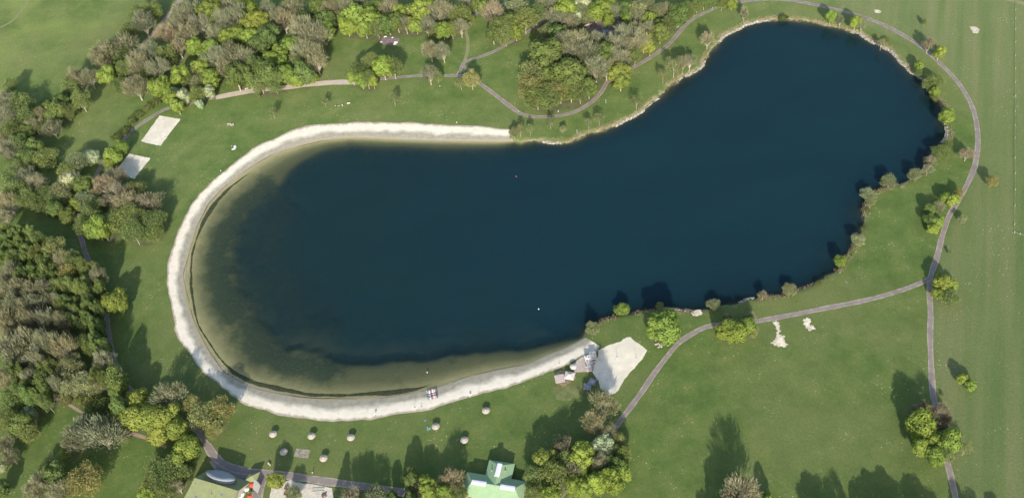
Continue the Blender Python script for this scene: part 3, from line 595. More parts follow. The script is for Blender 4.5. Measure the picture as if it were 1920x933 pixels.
ribbon('lake_path', [(858,142),(864,130),(872,116),(897,108),(930,95),(960,77),(987,62),(1010,45),(1027,23),(1040,0)], 2.1, MAT['path'], 0.036)
ribbon('lake_path', [(866,122),(880,132),(898,152)], 2.0, MAT['path'], 0.042)
ribbon('lake_path', [(800,30),(840,32),(877,32),(897,25),(920,16),(950,6)], 2.2, MAT['path'], 0.026)
ribbon('worn_track', [(871,114),(876,98),(877,75),(873,58),(875,38)], 2.2, MAT['worn'], 0.014)
ribbon('dirt_track', [(252,100),(273,78),(293,58),(313,33),(330,10),(345,-15)], 3.6, MAT['dirt'], 0.03)
ribbon('paved_way', [(388,833),(400,852),(425,872),(465,883),(520,889),(560,894),(600,900),(650,907),(720,917),(800,930),(850,940)], 3.4, MAT['path'], 0.048)
ribbon('paved_way', [(498,886),(490,900),(484,918),(480,950)], 5.0, MAT['path'], 0.054)
ribbon('paved_way', [(402,858),(420,880),(450,892),(480,893)], 5.5, MAT['path'], 0.044)
ribbon('ditch_bank', [(97,749),(113,748),(133,760),(157,775)], 1.5, MAT['dirt'], 0.02)
ribbon('ditch_bank', [(220,809),(240,811),(260,816),(283,824),(312,838)], 1.8, MAT['dirt'], 0.02)
ribbon('dirt_track', [(20,395),(40,385),(60,375)], 3.0, MAT['dirt'], 0.02)
ribbon('farm_track', [(1880,-4),(1900,2),(1925,8),(1990,22)], 3.5, MAT['worn'], 0.02)
ribbon('worn_track', [(0,52),(25,38),(45,14),(60,-10)], 1.6, MAT['worn'], 0.014)
# ------------------------------------------------------------------ tree prototypes (radius 1, height 1)
RAT = 2.3
def rdir(n):
    v = rng.normal(size=(n, 3)); return v/np.linalg.norm(v, axis=1, keepdims=True)
def quads(c, nrm, s1, s2, tdir=None):
    n = len(c); nrm = nrm/(np.linalg.norm(nrm, axis=1, keepdims=True)+1e-9)
    t = rdir(n) if tdir is None else tdir
    t = t-nrm*np.sum(t*nrm, 1, keepdims=True); t /= np.linalg.norm(t, axis=1, keepdims=True)+1e-9
    b = np.cross(nrm, t); s1 = np.broadcast_to(s1, n)[:, None]; s2 = np.broadcast_to(s2, n)[:, None]
    V = np.stack([c-t*s1, c-b*s2, c+t*s1, c+b*s2], 1).reshape(-1, 3)
    return V
def slivers(c, d, L, w):
    n = len(c); s_ = np.cross(d, rdir(n)); s_ /= np.linalg.norm(s_, axis=1, keepdims=True)+1e-9
    L = np.broadcast_to(L, n)[:, None]; w = np.broadcast_to(w, n)[:, None]
    return np.stack([c-s_*w, c+s_*w, c+d*L+s_*w*0.3, c+d*L-s_*w*0.3], 1).reshape(-1, 3)
def lobes(n, cz, rx, rz, lo, hi, low=-0.55):
    d = rdir(n*3); d = d[d[:, 2] > low][:n]
    k = rng.uniform(0.55, 1.0, (len(d), 1))
    c = d*k*np.array([rx, rx, rz]); c[:, 2] += cz
    r = rng.uniform(lo, hi, len(d))
    c = np.vstack([c, [[0, 0, cz]]]); r = np.append(r, (rx+rz)*0.42)
    return c, r
def shell_points(c, r, N, depth=0.35):
    per = (r**2/np.sum(r**2)*N*2.2).astype(int); P_ = []; Q = []
    for i in range(len(c)):
        d = rdir(per[i]); rr = r[i]*(1-depth*rng.random(per[i])**2)*(1+0.10*rng.normal(size=per[i]))
        p = c[i]+d*rr[:, None]; ok = np.ones(len(p), bool)
        for j in range(len(c)):
            if j != i: ok &= np.linalg.norm(p-c[j], axis=1) > 0.82*r[j]
        P_.append(p[ok]); Q.append(d[ok])
    P_ = np.vstack(P_); Q = np.vstack(Q)
    k = rng.permutation(len(P_))[:N]; return P_[k], Q[k]
def asm(*Vs):
    V = np.vstack(Vs); V = V.copy(); V[:, 2] /= RAT
    return V, np.arange(len(V)).reshape(-1, 4)
def limb_mesh(c, r, trunk_r, levels, zfork, name, sub=3):
    mb = MB(); mb.tube((0, 0, -0.15), (0, 0, zfork), trunk_r, trunk_r*0.72, 7)
    order = rng.permutation(len(c))[:levels]
    for i in order:
        tip = c[i]; base = np.array([0, 0, zfork*rng.uniform(0.75, 1.0)])
        mid = base*0.5+tip*0.5+rng.normal(size=3)*0.06; mid[2] += 0.05
        mb.tube(base, mid, trunk_r*0.5, trunk_r*0.33, 5); mb.tube(mid, tip, trunk_r*0.33, trunk_r*0.14, 4)
        for _ in range(sub):
            e = tip+rdir(1)[0]*r[i]*0.8; e[2] = max(e[2], tip[2]-0.1)
            mb.tube(mid*0.4+tip*0.6, e, trunk_r*0.2, trunk_r*0.07, 3)
    V = np.array(mb.v); V[:, 2] /= RAT; mb.v = [tuple(v) for v in V]
    me = bpy.data.meshes.new(name); me.from_pydata(mb.v, [], mb.f); me.update(); me.materials.append(MAT['bark'])
    return me
PROTO = {}
def finish(fam, V, Fc, mat, tr):
    s_ = 1/np.percentile(np.hypot(V[:, 0], V[:, 1]), 95); V = V*np.array([s_, s_, 1])
    me = mesh_np('crown', V, Fc); me.materials.append(MAT[mat]); PROTO.setdefault(fam, []).append((me, tr))
def up(v): return v/np.linalg.norm(v, axis=1, keepdims=True)
for k in range(8):
    el = rng.uniform(0.52, 0.68)
    c, r = lobes(int(rng.integers(24, 38)), 1.22, 0.62, el+0.12, 0.17, 0.38, -0.8)
    c[:, :2] *= np.array([1.0, rng.uniform(0.85, 1.0)])
    p, d = shell_points(c, r, 4200); p[:, 2] = np.clip(p[:, 2], 0.12, None)
    V, Fc = asm(quads(p, d*1.0+rdir(len(p))*0.42, rng.uniform(0.035, 0.075, len(p)), rng.uniform(0.03, 0.06, len(p))))
    finish('leafy', V, Fc, 'leaf', limb_mesh(c, r, 0.06, 7, 0.7, 'trunk'))
def branch_pts(c, r, N):
    i = rng.integers(0, len(c), N); d = rdir(N); p = c[i]+d*(r[i]*rng.uniform(0.25, 1.0, N))[:, None]
    root = np.array([0, 0, 0.4]); g = up(p-root); g = up(g+rdir(N)*0.28+np.array([0, 0, 0.35]))
    return p, g
for k in range(7):
    c, r = lobes(int(rng.integers(20, 30)), 1.25, 0.60, 0.72, 0.20, 0.36, -0.7)
    p, g = branch_pts(c, r, 3100)
    V, Fc = asm(slivers(p, g, rng.uniform(0.10, 0.24, len(p)), rng.uniform(0.006, 0.013, len(p))))
    finish('bare', V, Fc, 'twig', limb_mesh(c, r, 0.07, 30, 0.35, 'trunk', 6))
for k in range(7):
    c, r = lobes(int(rng.integers(20, 30)), 1.22, 0.60, 0.74, 0.18, 0.34, -0.8)
    p, g = branch_pts(c, r, 1700); p2, d2 = shell_points(c, r, 2700, 0.8); p2[:, 2] = np.clip(p2[:, 2], 0.1, None)
    V, Fc = asm(slivers(p, g, rng.uniform(0.08, 0.2, len(p)), rng.uniform(0.006, 0.012, len(p))),
                quads(p2, d2*0.6+rdir(len(p2))*0.7, rng.uniform(0.02, 0.05, len(p2)), rng.uniform(0.02, 0.042, len(p2))))
    finish('bud', V, Fc, 'leaf', limb_mesh(c, r, 0.045, 14, 0.4, 'trunk'))
for k in range(4):
    c, r = lobes(12, 1.35, 0.5, 0.75, 0.16, 0.34, -0.7)
    p, g = branch_pts(c, r, 420); p2, d2 = shell_points(c, r, 520, 0.9)
    V, Fc = asm(slivers(p, g, rng.uniform(0.12, 0.26, len(p)), rng.uniform(0.010, 0.016, len(p))),
                quads(p2, rdir(len(p2)), rng.uniform(0.03, 0.06, len(p2)), rng.uniform(0.02, 0.045, len(p2))))
    finish('sparse', V, Fc, 'leaf', limb_mesh(c, r, 0.045, 8, 0.8, 'trunk'))
for k in range(4):
    c, r = lobes(16, 0.95, 0.62, 0.7, 0.3, 0.5, -0.3); c[:, 2] = np.maximum(c[:, 2], 0.5)
    p, d = shell_points(c, r, 1900, 0.7); p[:, 2] = np.abs(p[:, 2])
    V, Fc = asm(quads(p, d*0.6+rdir(len(p))*0.7, rng.uniform(0.04, 0.09, len(p)), rng.uniform(0.03, 0.06, len(p))))
    finish('shrub', V, Fc, 'leaf', limb_mesh(c, r, 0.06, 6, 0.25, 'trunk'))
for k in range(2):
    N = 2600; t = rng.random(N)**0.7; a = rng.uniform(0, 2*math.pi, N)
    lay = 0.82+0.18*np.sin(t*60); rad = (1-t)**0.85*lay*rng.uniform(0.6, 1.0, N)
    z = 0.25+t*(RAT-0.28); p = np.stack([np.cos(a)*rad, np.sin(a)*rad, z], -1)
    g = up(np.stack([np.cos(a), np.sin(a), np.full(N, -0.25)], -1)+rdir(N)*0.25)
    V, Fc = asm(slivers(p, g, 0.14, 0.035))
    mb = MB(); mb.tube((0, 0, -0.05), (0, 0, 0.97), 0.06, 0.01, 7)
    me = bpy.data.meshes.new('trunk'); me.from_pydata(mb.v, [], mb.f); me.update(); me.materials.append(MAT['bark'])
    finish('conifer', V, Fc, 'leaf', me)
# labels
for t in TREES:
    t['zone'] = next((z for f_, z in ZONES if f_(t['px'], t['py'])), 'open lawn by the lake')
zk = {}
for t in TREES: zk.setdefault((t['zone'], t['k']), []).append(t)
for (zn, k), L in zk.items():
    L.sort(key=lambda t: t['px'])
    for i, t in enumerate(L):
        look = KINDS[k][1]
        if len(L) == 1: t['label'] = 'only %s in %s' % (look, zn)
        elif i == 0: t['label'] = 'leftmost %s in %s' % (look, zn)
        elif i == len(L)-1: t['label'] = 'rightmost %s in %s' % (look, zn)
        else: t['label'] = '%s, %s from left in %s' % (look, ORD[i], zn)
        if zn == 'open lawn by the lake' or zn.startswith(('top lake', 'outer', 'right lake', 'bottom row', 'bottom edge', 'lower right lake', 'thin row', 'small grove', 'bottom lake', 'lawn', 'open')):
            t['label'] = t['label'].replace(' in ', ' on ')
for t in TREES:
    nm, look, colr, fam, hf = KINDS[t['k']]
    o = empty(nm, t['x'], t['y'], float(hgt(t['x'], t['y'])[0]) if t['k'] in 'PSUL' else LAND, random.uniform(0, 6.28))
    if o.location.z < 0: o.location.z = 0.0
    rs = t['r']*random.uniform(0.96, 1.06)
    o.scale = (rs, rs*random.uniform(0.92, 1.06), t['h'])
    o.rotation_euler[0] = random.uniform(-0.03, 0.03); o.rotation_euler[1] = random.uniform(-0.03, 0.03)
    tag(o, t['label'], 'shrub' if fam == 'shrub' else 'tree', {'leafy': 'leafy trees around the lake', 'bare': 'bare trees around the lake', 'bud': 'budding trees around the lake', 'sparse': 'thin birches by the lake', 'shrub': 'low shrubs around the lake', 'conifer': 'spruces below the beach lawn'}[fam])
    crm, trm = random.choice(PROTO[fam])
    tr = link('trunk', trm, None, o); cr = link('crown', crm, None, o)
    v = 1.10*random.uniform(0.86, 1.16); g = random.uniform(-0.06, 0.06)
    cr.color = (colr[0]*v*(1+g), colr[1]*v, colr[2]*v*(1-g), 1)
# ------------------------------------------------------------------ bank reeds and stones
def on_bank(N, lo, hi, seed, thr, sc=9):
    i = rng.integers(0, len(bank)-1, N); t = rng.random((N, 1)); p = bank[i]*(1-t)+bank[i+1]*t
    d = bank[i+1]-bank[i]; nn = np.stack([-d[:, 1], d[:, 0]], -1); nn /= np.linalg.norm(nn, axis=1, keepdims=True)
    p = p+nn*rng.uniform(-hi, hi, (N, 1))
    sd, b, s_, w = sdf(p[:, 0], p[:, 1])
    ok = (sd > lo) & (sd < hi) & (vnoise(p[:, 0], p[:, 1], sc, seed) > thr+(1-sdf.reedy)*0.25)
    return p[ok], height(sd, b, s_, w)[ok]
p, z = on_bank(26000, -0.6, 3.4, 31, 0.36)
d = up(rdir(len(p))*0.35+np.array([0, 0, 1.0]))
V = slivers(np.column_stack([p, np.maximum(z, -0.1)]), d, rng.uniform(0.4, 1.2, len(p)), rng.uniform(0.03, 0.08, len(p)))
o = link('bank_reeds', mesh_np('bank_reeds', V, np.arange(len(V)).reshape(-1, 4)), MAT['twig']); o.color = (0.32, 0.28, 0.17, 1)
tag(o, 'dry tan reeds and grass fringing the grassy lake banks', 'reeds', kind='stuff')
MAT['rock'] = plain('bank_rock', (0.42, 0.39, 0.33), 0.9, 0.3, 1.5)
p, z = on_bank(9000, -0.5, 0.8, 47, 0.56, 14)
mb_v = []; mb_f = []
cube = np.array([(-1,-1,-1),(1,-1,-1),(1,1,-1),(-1,1,-1),(-.7,-.7,.7),(.7,-.7,.8),(.7,.7,.6),(-.7,.7,.9)], float)
cf = np.array([(3,2,1,0),(4,5,6,7),(0,1,5,4),(1,2,6,5),(2,3,7,6),(3,0,4,7)])
sz = rng.uniform(0.12, 0.42, (len(p), 1, 3)); rot = rng.uniform(0, 6.28, len(p))
vv = (cube[None]+rng.normal(size=(len(p), 8, 3))*0.18)*sz
cx, sx = np.cos(rot)[:, None], np.sin(rot)[:, None]
vx = vv[..., 0]*cx-vv[..., 1]*sx+p[:, 0:1]; vy = vv[..., 0]*sx+vv[..., 1]*cx+p[:, 1:2]; vz = vv[..., 2]*0.8+np.maximum(z, -0.1)[:, None]+0.1
V = np.stack([vx, vy, vz], -1).reshape(-1, 3); Fc = (cf[None]+np.arange(len(p))[:, None, None]*8).reshape(-1, 4)
tag(link('bank_stones', mesh_np('bank_stones', V, Fc), MAT['rock']), 'pale grey rubble stones along the lake edge', 'stones', kind='stuff')
# ------------------------------------------------------------------ thatched parasols
thatch = plain('reed_thatch', (0.46, 0.405, 0.335), 0.95, 0.22, 9); wood = plain('brown_wood', (0.16, 0.11, 0.07), 0.9, 0.2, 4)
def parasol(px, py, label, src=[None]):
    q = P(px, py, LAND+2.3)
    if src[0] is None:
        o = empty('thatched_parasol', q[0], q[1]); src[0] = o
        MB().tube((0, 0, -0.1), (0, 0, 2.6), 0.10, 0.07, 8).build('pole', wood, o)
        MB().lathe([(1.60, 1.90), (1.66, 2.0), (1.35, 2.20), (0.9, 2.42), (0.45, 2.62), (0.16, 2.76), (0.03, 2.88)], 26, wob=0.035).build('roof', thatch, o)
        m = MB()
        for i in range(6):
            a = i*math.pi/3; m.tube((0, 0, 1.6), (1.5*math.cos(a), 1.5*math.sin(a), 1.98), 0.03, 0.03, 4)
        m.build('brace', wood, o)
        m = MB(); m.lathe([(0.42, -0.02), (0.42, 0.12), (0.3, 0.16)], 12); m.build('base', plain('parasol_base', (0.28, 0.24, 0.2)), o)
    else:
        o = src[0].copy(); COL.objects.link(o); o.location = (q[0], q[1], LAND); o.rotation_euler[2] = random.uniform(0, 6)
        for ch in list(src[0].children):
            c = ch.copy(); COL.objects.link(c); c.parent = o
    tag(o, label, 'parasol', 'thatched parasols on the beach lawn')
for px, py, lb in [(511.4, 812.2, 'leftmost thatched mushroom parasol on the lawn'), (583.7, 815.8, 'thatched parasol second from left in upper row'),
    (657.5, 818.6, 'thatched parasol third from left in upper row'), (531.5, 845.5, 'thatched parasol in tree shade left of stone square'),
    (606.3, 857.5, 'thatched parasol nearest right of the stone square'), (816.6, 798, 'thatched parasol just left of big tree shadow'),
    (870.3, 823.4, 'thatched parasol standing inside big tree shadow'), (911, 768.3, 'rightmost thatched parasol nearest the beach')]:
    parasol(px, py, lb)
# ------------------------------------------------------------------ boats
def boat(px, py, col, label, L=5.0, w=0.80):
    q = P(px, py, 0.6); z = float(hgt(q[0], q[1])[0])
    o = empty('rowing_boat', q[0], q[1], z+0.05, random.uniform(-0.06, 0.06)+0.12)
    sec = [(-1, 0.05, 0.42), (-0.85, 0.55, 0.30), (-0.4, 0.95, 0.22), (0, 1.0, 0.2), (0.4, 0.95, 0.22), (0.8, 0.6, 0.30), (1, 0.05, 0.45)]
    vs = []; n = 5
    for y, k, zr in sec:
        for j in range(n):
            a = math.pi*(j/(n-1)); vs.append((math.cos(a)*w/2*k, y*L/2, (zr+0.22) - math.sin(a)*(zr+0.12)))
    fs = [(i*n+j, i*n+j+1, (i+1)*n+j+1, (i+1)*n+j) for i in range(len(sec)-1) for j in range(n-1)]
    m = MB(); m.add(vs, fs); m.build('hull', plain('boat_hull', col, 0.4, 0.08), o, True)
    m = MB()
    for i in range(len(sec)-1):
        (y0, k0, z0), (y1, k1, z1) = sec[i], sec[i+1]
        if i in (2, 3): continue
        m.add([(-w/2*k0, y0*L/2, z0+0.21), (w/2*k0, y0*L/2, z0+0.21), (w/2*k1, y1*L/2, z1+0.21), (-w/2*k1, y1*L/2, z1+0.21)], [(0, 1, 2, 3)])
    m.build('deck', plain('boat_deck', tuple(min(0.8, c*1.25) for c in col), 0.5, 0.05), o)
    m = MB()
    for y in (-0.6, 0.5): m.box(0, y, 0.28, w*0.85, 0.25, 0.04)
    m.build('seat', wood, o)
    tag(o, label, 'boat', 'boats lined up on the beach')
for x, y, c, lb in [(802.2, 741, (0.22, 0.32, 0.38), 'blue-grey rowing boat, leftmost on the sand'), (806.2, 741.5, (0.62, 0.62, 0.62), 'white boat next to the blue-grey one'),
    (809.3, 740, (0.34, 0.14, 0.15), 'red boat in the middle of the beached row'), (812.6, 739, (0.70, 0.70, 0.72), 'white boat right of the red boat'),
    (815.6, 738.5, (0.60, 0.42, 0.38), 'pinkish boat second from right on sand'), (818.6, 737.5, (0.13, 0.15, 0.18), 'dark grey boat, rightmost on the sand')]:
    boat(x, y, c, lb)
# ------------------------------------------------------------------ poles, signs, nets
metal = plain('grey_metal', (0.30, 0.30, 0.30), 0.5); white = plain('white_paint', (0.78, 0.77, 0.74), 0.6, 0.03)
def pole(px, py, h, label, name='beach_pole', cat='pole', board=False, mat=None):
    q = P(px, py); z = float(hgt(q[0], q[1])[0]); o = empty(name, q[0], q[1], z)
    MB().tube((0, 0, -0.1), (0, 0, h), 0.07, 0.05, 7).build('post', mat or metal, o)
    MB().lathe([(0.3, 0), (0.3, 0.1), (0.12, 0.18)], 10).build('foot', metal, o)
    if board: MB().box(0, -0.06, h-0.7, 0.8, 0.04, 0.6).build('board', white, o)
    else: MB().lathe([(0.11, h), (0.13, h+0.08), (0.04, h+0.16)], 8).build('cap', mat or metal, o)
    tag(o, label, cat)
pole(778, 763, 3.2, 'tall thin pole on the sand left of the boats')
pole(790.5, 761.5, 3.2, 'thin pole on the sand nearest the boats')
pole(704, 779, 1.8, 'small white sign at the edge of the beach lawn', 'beach_sign', 'sign', True)
pole(898, 737, 1.8, 'dark post at beach edge above rightmost parasol')
pole(882, 743.5, 1.6, 'white sign at beach edge right of the boats', 'beach_sign', 'sign', True)
pole(1048.6, 680, 2.2, 'short pole on narrow beach left of terrace')
pole(1082, 250.5, 2.6, 'white post on north bank between thin birches', 'marker_post', 'post', False, white)
pole(1136, 193, 2.0, 'pale post beside upper path bend', 'marker_post', 'post', False, white)
pole(617, 149, 1.8, 'left wooden post by the wide gravel path', 'marker_post', 'post', False, wood)
pole(622, 148.5, 1.8, 'right wooden post by the wide gravel path', 'marker_post', 'post', False, wood)
pole(226, 316, 2.5, 'left net post on the shaded sand court', 'net_post', 'post')
pole(257, 322.5, 2.5, 'right net post on the shaded sand court', 'net_post', 'post')
pole(1157, 668, 2.5, 'left net post on big sand field', 'net_post', 'post'); pole(1193, 670, 2.5, 'right net post on big sand field', 'net_post', 'post')
pole(378, 841, 4.5, 'white pole beside path near golden trees', 'flag_pole', 'pole', False, white)
# buoys
def buoy(px, py, c, label):
    q = P(px, py, 0); o = empty('buoy', q[0], q[1], 0)
    MB().lathe([(0.05, -0.3), (0.26, -0.1), (0.32, 0.10), (0.22, 0.26), (0.08, 0.36)], 14).build('float', plain('buoy_paint', c, 0.4, 0.03), o, True)
    MB().tube((0, 0, 0.45), (0, 0, 0.9), 0.04, 0.03, 6).build('rod', metal, o); tag(o, label, 'buoy')
buoy(968, 331, (0.55, 0.12, 0.05), 'red buoy floating in upper middle of lake'); buoy(1010, 579, (0.7, 0.7, 0.68), 'white buoy floating in lower middle of lake')
buoy(801, 697.5, (0.5, 0.5, 0.48), 'pale buoy in shallow water above the boats')
# ------------------------------------------------------------------ beach kiosk group
roofp = plain('pale_canvas', (0.60, 0.52, 0.46), 0.8, 0.08, 2); slate = plain('slate_roof', (0.20, 0.21, 0.25), 0.7, 0.12, 2)
def tent(px, py, w, d, rz, he, hp, mat, label, name='gazebo', group=None):
    q = P(px, py, LAND+he); o = empty(name, q[0], q[1], LAND, rz)
    m = MB(); a, b = w/2, d/2
    m.add([(-a, -b, he), (a, -b, he), (a, b, he), (-a, b, he), (0, 0, hp), (-a, -b, he-0.15), (a, -b, he-0.15), (a, b, he-0.15), (-a, b, he-0.15)],
          [(0, 1, 4), (1, 2, 4), (2, 3, 4), (3, 0, 4), (5, 6, 1, 0), (6, 7, 2, 1), (7, 8, 3, 2), (8, 5, 0, 3), (8, 7, 6, 5)])
    m.build('roof', mat, o)
    for sx_ in (-1, 1):
        for sy_ in (-1, 1): MB().box(sx_*(a-0.15), sy_*(b-0.15), 0, 0.12, 0.12, he-0.15).build('post', wood, o)
    m = MB(); m.box(0, 0, 0.7, w*0.4, d*0.35, 0.06); m.box(0, 0, 0.05, 0.15, 0.15, 0.65); m.build('table', MAT['pine'], o)
    tag(o, label, 'gazebo', group)
tent(1068, 703.5, 4.2, 3.9, -0.35, 2.3, 3.3, roofp, 'pale hipped gazebo on trodden sand left of terrace')
tent(1110.7, 714.5, 3.0, 3.0, -0.6, 2.3, 3.0, slate, 'upper of two grey-roofed gazebos in tree shade', group='grey roofed gazebos in the shade')
tent(1101.6, 724, 3.2, 3.2, -0.25, 2.3, 3.0, slate, 'lower of two grey-roofed gazebos in tree shade', group='grey roofed gazebos in the shade')
q = P(1049.5, 709.5, LAND+2.3); o = empty('pergola', q[0], q[1], LAND, 0.05)
m = MB()
for i in range(9): m.box(-1.8+i*0.45, 0, 2.3, 0.33, 4.0, 0.09)
m.build('slatted_roof', roofp, o)
m = MB(); m.box(0, -1.9, 2.1, 4.1, 0.12, 0.2); m.box(0, 1.9, 2.1, 4.1, 0.12, 0.2); m.build('beam', wood, o)
for i in range(7): MB().box(-1.9+i*0.63, -2.0, 0, 0.12, 0.12, 2.1).build('post', wood, o)
for i in (0, 6): MB().box(-1.9+i*0.63, 1.9, 0, 0.12, 0.12, 2.1).build('post', wood, o)
tag(o, 'pale slatted pergola at left end of the kiosk group', 'pergola')
q = P(1075, 686.5, LAND+2.2); o = empty('parasol', q[0], q[1])
MB().lathe([(1.5, 2.0), (1.5, 2.06), (0.8, 2.35), (0.05, 2.6)], 8).build('canopy', roofp, o)
MB().tube((0, 0, 0), (0, 0, 2.55), 0.04, 0.04, 6).build('pole', metal, o); MB().lathe([(0.4, 0.0), (0.4, 0.1), (0.1, 0.15)], 8).build('base', metal, o)
tag(o, 'pale pink parasol between gazebo and terrace', 'parasol')
# two huts with the white stair frame
def hut(px, py, w, d, h, rz, rmat, label):
    q = P(px, py, LAND+h); o = empty('beach_hut', q[0], q[1], LAND, rz)
    MB().box(0, 0, 0.0, w, d, h).build('wall', plain('hut_boards', (0.55, 0.47, 0.42), 0.85, 0.1, 4), o)
    MB().box(0, -0.05, h, w+0.35, d+0.35, 0.14).build('roof', rmat, o)
    f = MB().box(0, -d/2-0.02, 1.0, w*0.6, 0.06, 0.9).build('window', plain('hut_glass', (0.05, 0.07, 0.09), 0.2), o)
    MB().box(0, -d/2-0.14, 0.9, w*0.7, 0.28, 0.07).build('sill', white, f)
    m = MB(); m.box(-w/4, 0.2, h+0.141, 0.7, 0.7, 0.4); m.box(w/4, -0.3, h+0.141, 0.5, 0.6, 0.3); m.build('roof_vent', metal, o)
    tag(o, label, 'hut', 'beach huts on the terrace')
hut(1111.8, 665.5, 2.4, 3.6, 2.7, 0.06, plain('grey_roofing', (0.36, 0.35, 0.35), 0.8), 'taller beach hut with grey roof nearest sand field')
hut(1101.3, 669.5, 2.0, 1.7, 2.6, 0.06, white, 'small beach hut with white flat roof on terrace')
q = P(1103.5, 679, LAND+1.5); o = empty('stair_frame', q[0], q[1], LAND, 0.12)
m = MB()
for x in (-0.95, 0.05, 0.95): m.tube((x, 1.9, 2.3), (x, -1.9, 1.9), 0.09, 0.09, 6)
for k in range(5): m.box(0.5, 1.6-k*0.8, 2.02, 0.9, 0.14, 0.05)
m.build('rail', white, o)
for x in (-0.95, 0.95):
    for y in (1.8, -1.8): MB().tube((x, y, 0), (x, y, 2.1), 0.07, 0.07, 6).build('post', white, o)
m = MB(); m.box(-0.45, 0, 1.2, 0.8, 3.6, 0.1); m.build('walkway', white, o)
tag(o, 'white railed stair frame between hut and counter', 'stair')
q = P(1104.3, 689.5, LAND+1.6); o = empty('sales_counter', q[0], q[1], LAND, 0.06)
MB().box(0, 0, 0, 2.1, 1.5, 1.5).build('cabinet', plain('counter_boards', (0.52, 0.42, 0.37), 0.8, 0.1), o); MB().box(0, 0, 1.5, 2.3, 1.7, 0.12).build('counter_top', plain('pink_top', (0.62, 0.50, 0.45)), o)
MB().box(0, 0.75, 1.62, 2.3, 0.12, 0.25).build('ledge', white, o); tag(o, 'low pale sales counter at front of the terrace', 'counter')
# ------------------------------------------------------------------ green pavilion
def gable_hip(m, x0, x1, y0, y1, ze, zr, hx0, hx1, axis='x', th=0.22):
    if axis == 'x':
        ym = (y0+y1)/2; v = [(x0, y0, ze), (x1, y0, ze), (x1, y1, ze), (x0, y1, ze), (x0+hx0, ym, zr), (x1-hx1, ym, zr)]
        f = [(0, 1, 5, 4), (1, 2, 5), (2, 3, 4, 5), (3, 0, 4)]
    else:
        xm = (x0+x1)/2; v = [(x0, y0, ze), (x1, y0, ze), (x1, y1, ze), (x0, y1, ze), (xm, y0+hx0, zr), (xm, y1-hx1, zr)]
        f = [(0, 1, 4), (1, 2, 5, 4), (2, 3, 5), (3, 0, 4, 5)]
    n = len(v); v2 = v[:4]; v2 = [(a, b, c-th) for a, b, c in v2]
    f2 = [(n, n+1, 1, 0), (n+1, n+2, 2, 1), (n+2, n+3, 3, 2), (n+3, n, 0, 3), (n+3, n+2, n+1, n)]
    m.add(v+v2, f+f2)
def seam_material(name, c, ax):
    n = NT(name); w = n.n('ShaderNodeTexWave', bands_direction=ax); w.inputs['Scale'].default_value = 0.55; w.inputs['Distortion'].default_value = 0
    n.l(n.co(), w.inputs['Vector']); k = n.ramp(w.outputs['Fac'], [(0.0, 0.88), (0.12, 1.0)])
    cc = n.mix(1.0, n.ramp(n.noise(0.6, 4), [(0.3, tuple(x*0.88 for x in c)), (0.7, c)]), k, 'MULTIPLY'); n.b.inputs['Roughness'].default_value = 0.5
    return n.base(cc)
EH = 3.2
TLp, TRp, BLp = P(876.4, 884.1, LAND+EH), P(989, 901.7, LAND+EH), P(863.2, 927.7, LAND+EH)
ex = (TRp-TLp)/np.linalg.norm(TRp-TLp); LM = float(np.linalg.norm(TRp-TLp)); rz = math.atan2(ex[1], ex[0])
ey = np.array([-ex[1], ex[0]])
def loc(pt): d_ = pt-TLp; return float(d_@ex), float(d_@ey)
DM = -loc(BLp)[1]
wl, wr, wb = loc(P(917.3, 862, LAND+EH)), loc(P(965.8, 868, LAND+EH)), loc(P(959.2, 896.2, LAND+EH))
print('PAV', LM, DM, wl, wr, wb, math.degrees(rz))
pav = empty('pavilion', TLp[0], TLp[1], LAND, rz)
mint = seam_material('mint_metal_roof', (0.265, 0.385, 0.225), 'X'); lilac = plain('skylight_glazing', (0.70, 0.70, 0.80), 0.3, 0.06, 1)
brick = plain('pinkish_brick', (0.42, 0.28, 0.22), 0.9, 0.15, 4)
glass = plain('dark_glass', (0.04, 0.06, 0.08), 0.15)
zr = EH+DM/2*0.58
wx0, wx1, wy = wl[0], wr[0], (wl[1]+wr[1])/2
m = MB(); gable_hip(m, 0, LM, -DM, 0, EH, zr, 3.6, 3.6); m.build('roof', mint, pav)
m = MB(); gable_hip(m, wx0, wx1, -DM/2-0.5, wy, EH+0.01, zr-0.05, 0.0, 3.2, 'y'); m.build('wing_roof', mint, pav)
MB().box(LM/2, -DM/2, 0, LM-1.4, DM-1.4, EH-0.25).build('wall', brick, pav)
MB().box((wx0+wx1)/2, wy/2-1, 0, wx1-wx0-1.4, wy+0.6, EH-0.26).build('wing_wall', brick, pav)
def skylight(cx, cy, L, W_d, z, par, along='x'):
    m = MB(); n = 5; vs = []
    for e in (-L/2, L/2):
        for j in range(n):
            a = math.pi*j/(n-1); u, h = -math.cos(a)*W_d/2, math.sin(a)*0.35
            vs.append((cx+e, cy+u, z+h) if along == 'x' else (cx+u, cy+e, z+h))
    fs = [(j, j+1, n+j+1, n+j) for j in range(n-1)]+[tuple(range(n)), tuple(range(2*n-1, n-1, -1))]
    m.add(vs, fs); g = m.build('skylight', lilac, par)
    m = MB(); m.box(cx, cy, z-0.9, (L if along == 'x' else W_d)-0.05, (W_d if along == 'x' else L)-0.05, 0.9); m.build('frame', mint, g)
    for e in np.linspace(-L/2+0.03, L/2-0.03, 6):
        pass
skylight(6.4, -DM/2-0.3, 5.8, 2.1, zr+0.25, pav); skylight(LM-6.4, -DM/2-0.3, 5.8, 2.1, zr+0.25, pav)
skylight((wx0+wx1)/2, wy/2-2.0, 5.4, 2.1, zr+0.2, pav, 'y')
for x in (2.5, 5.0, 18.5, 21): 
    MB().box(x, -0.68, 0.9, 1.3, 0.08, 1.4).build('window', glass, pav)
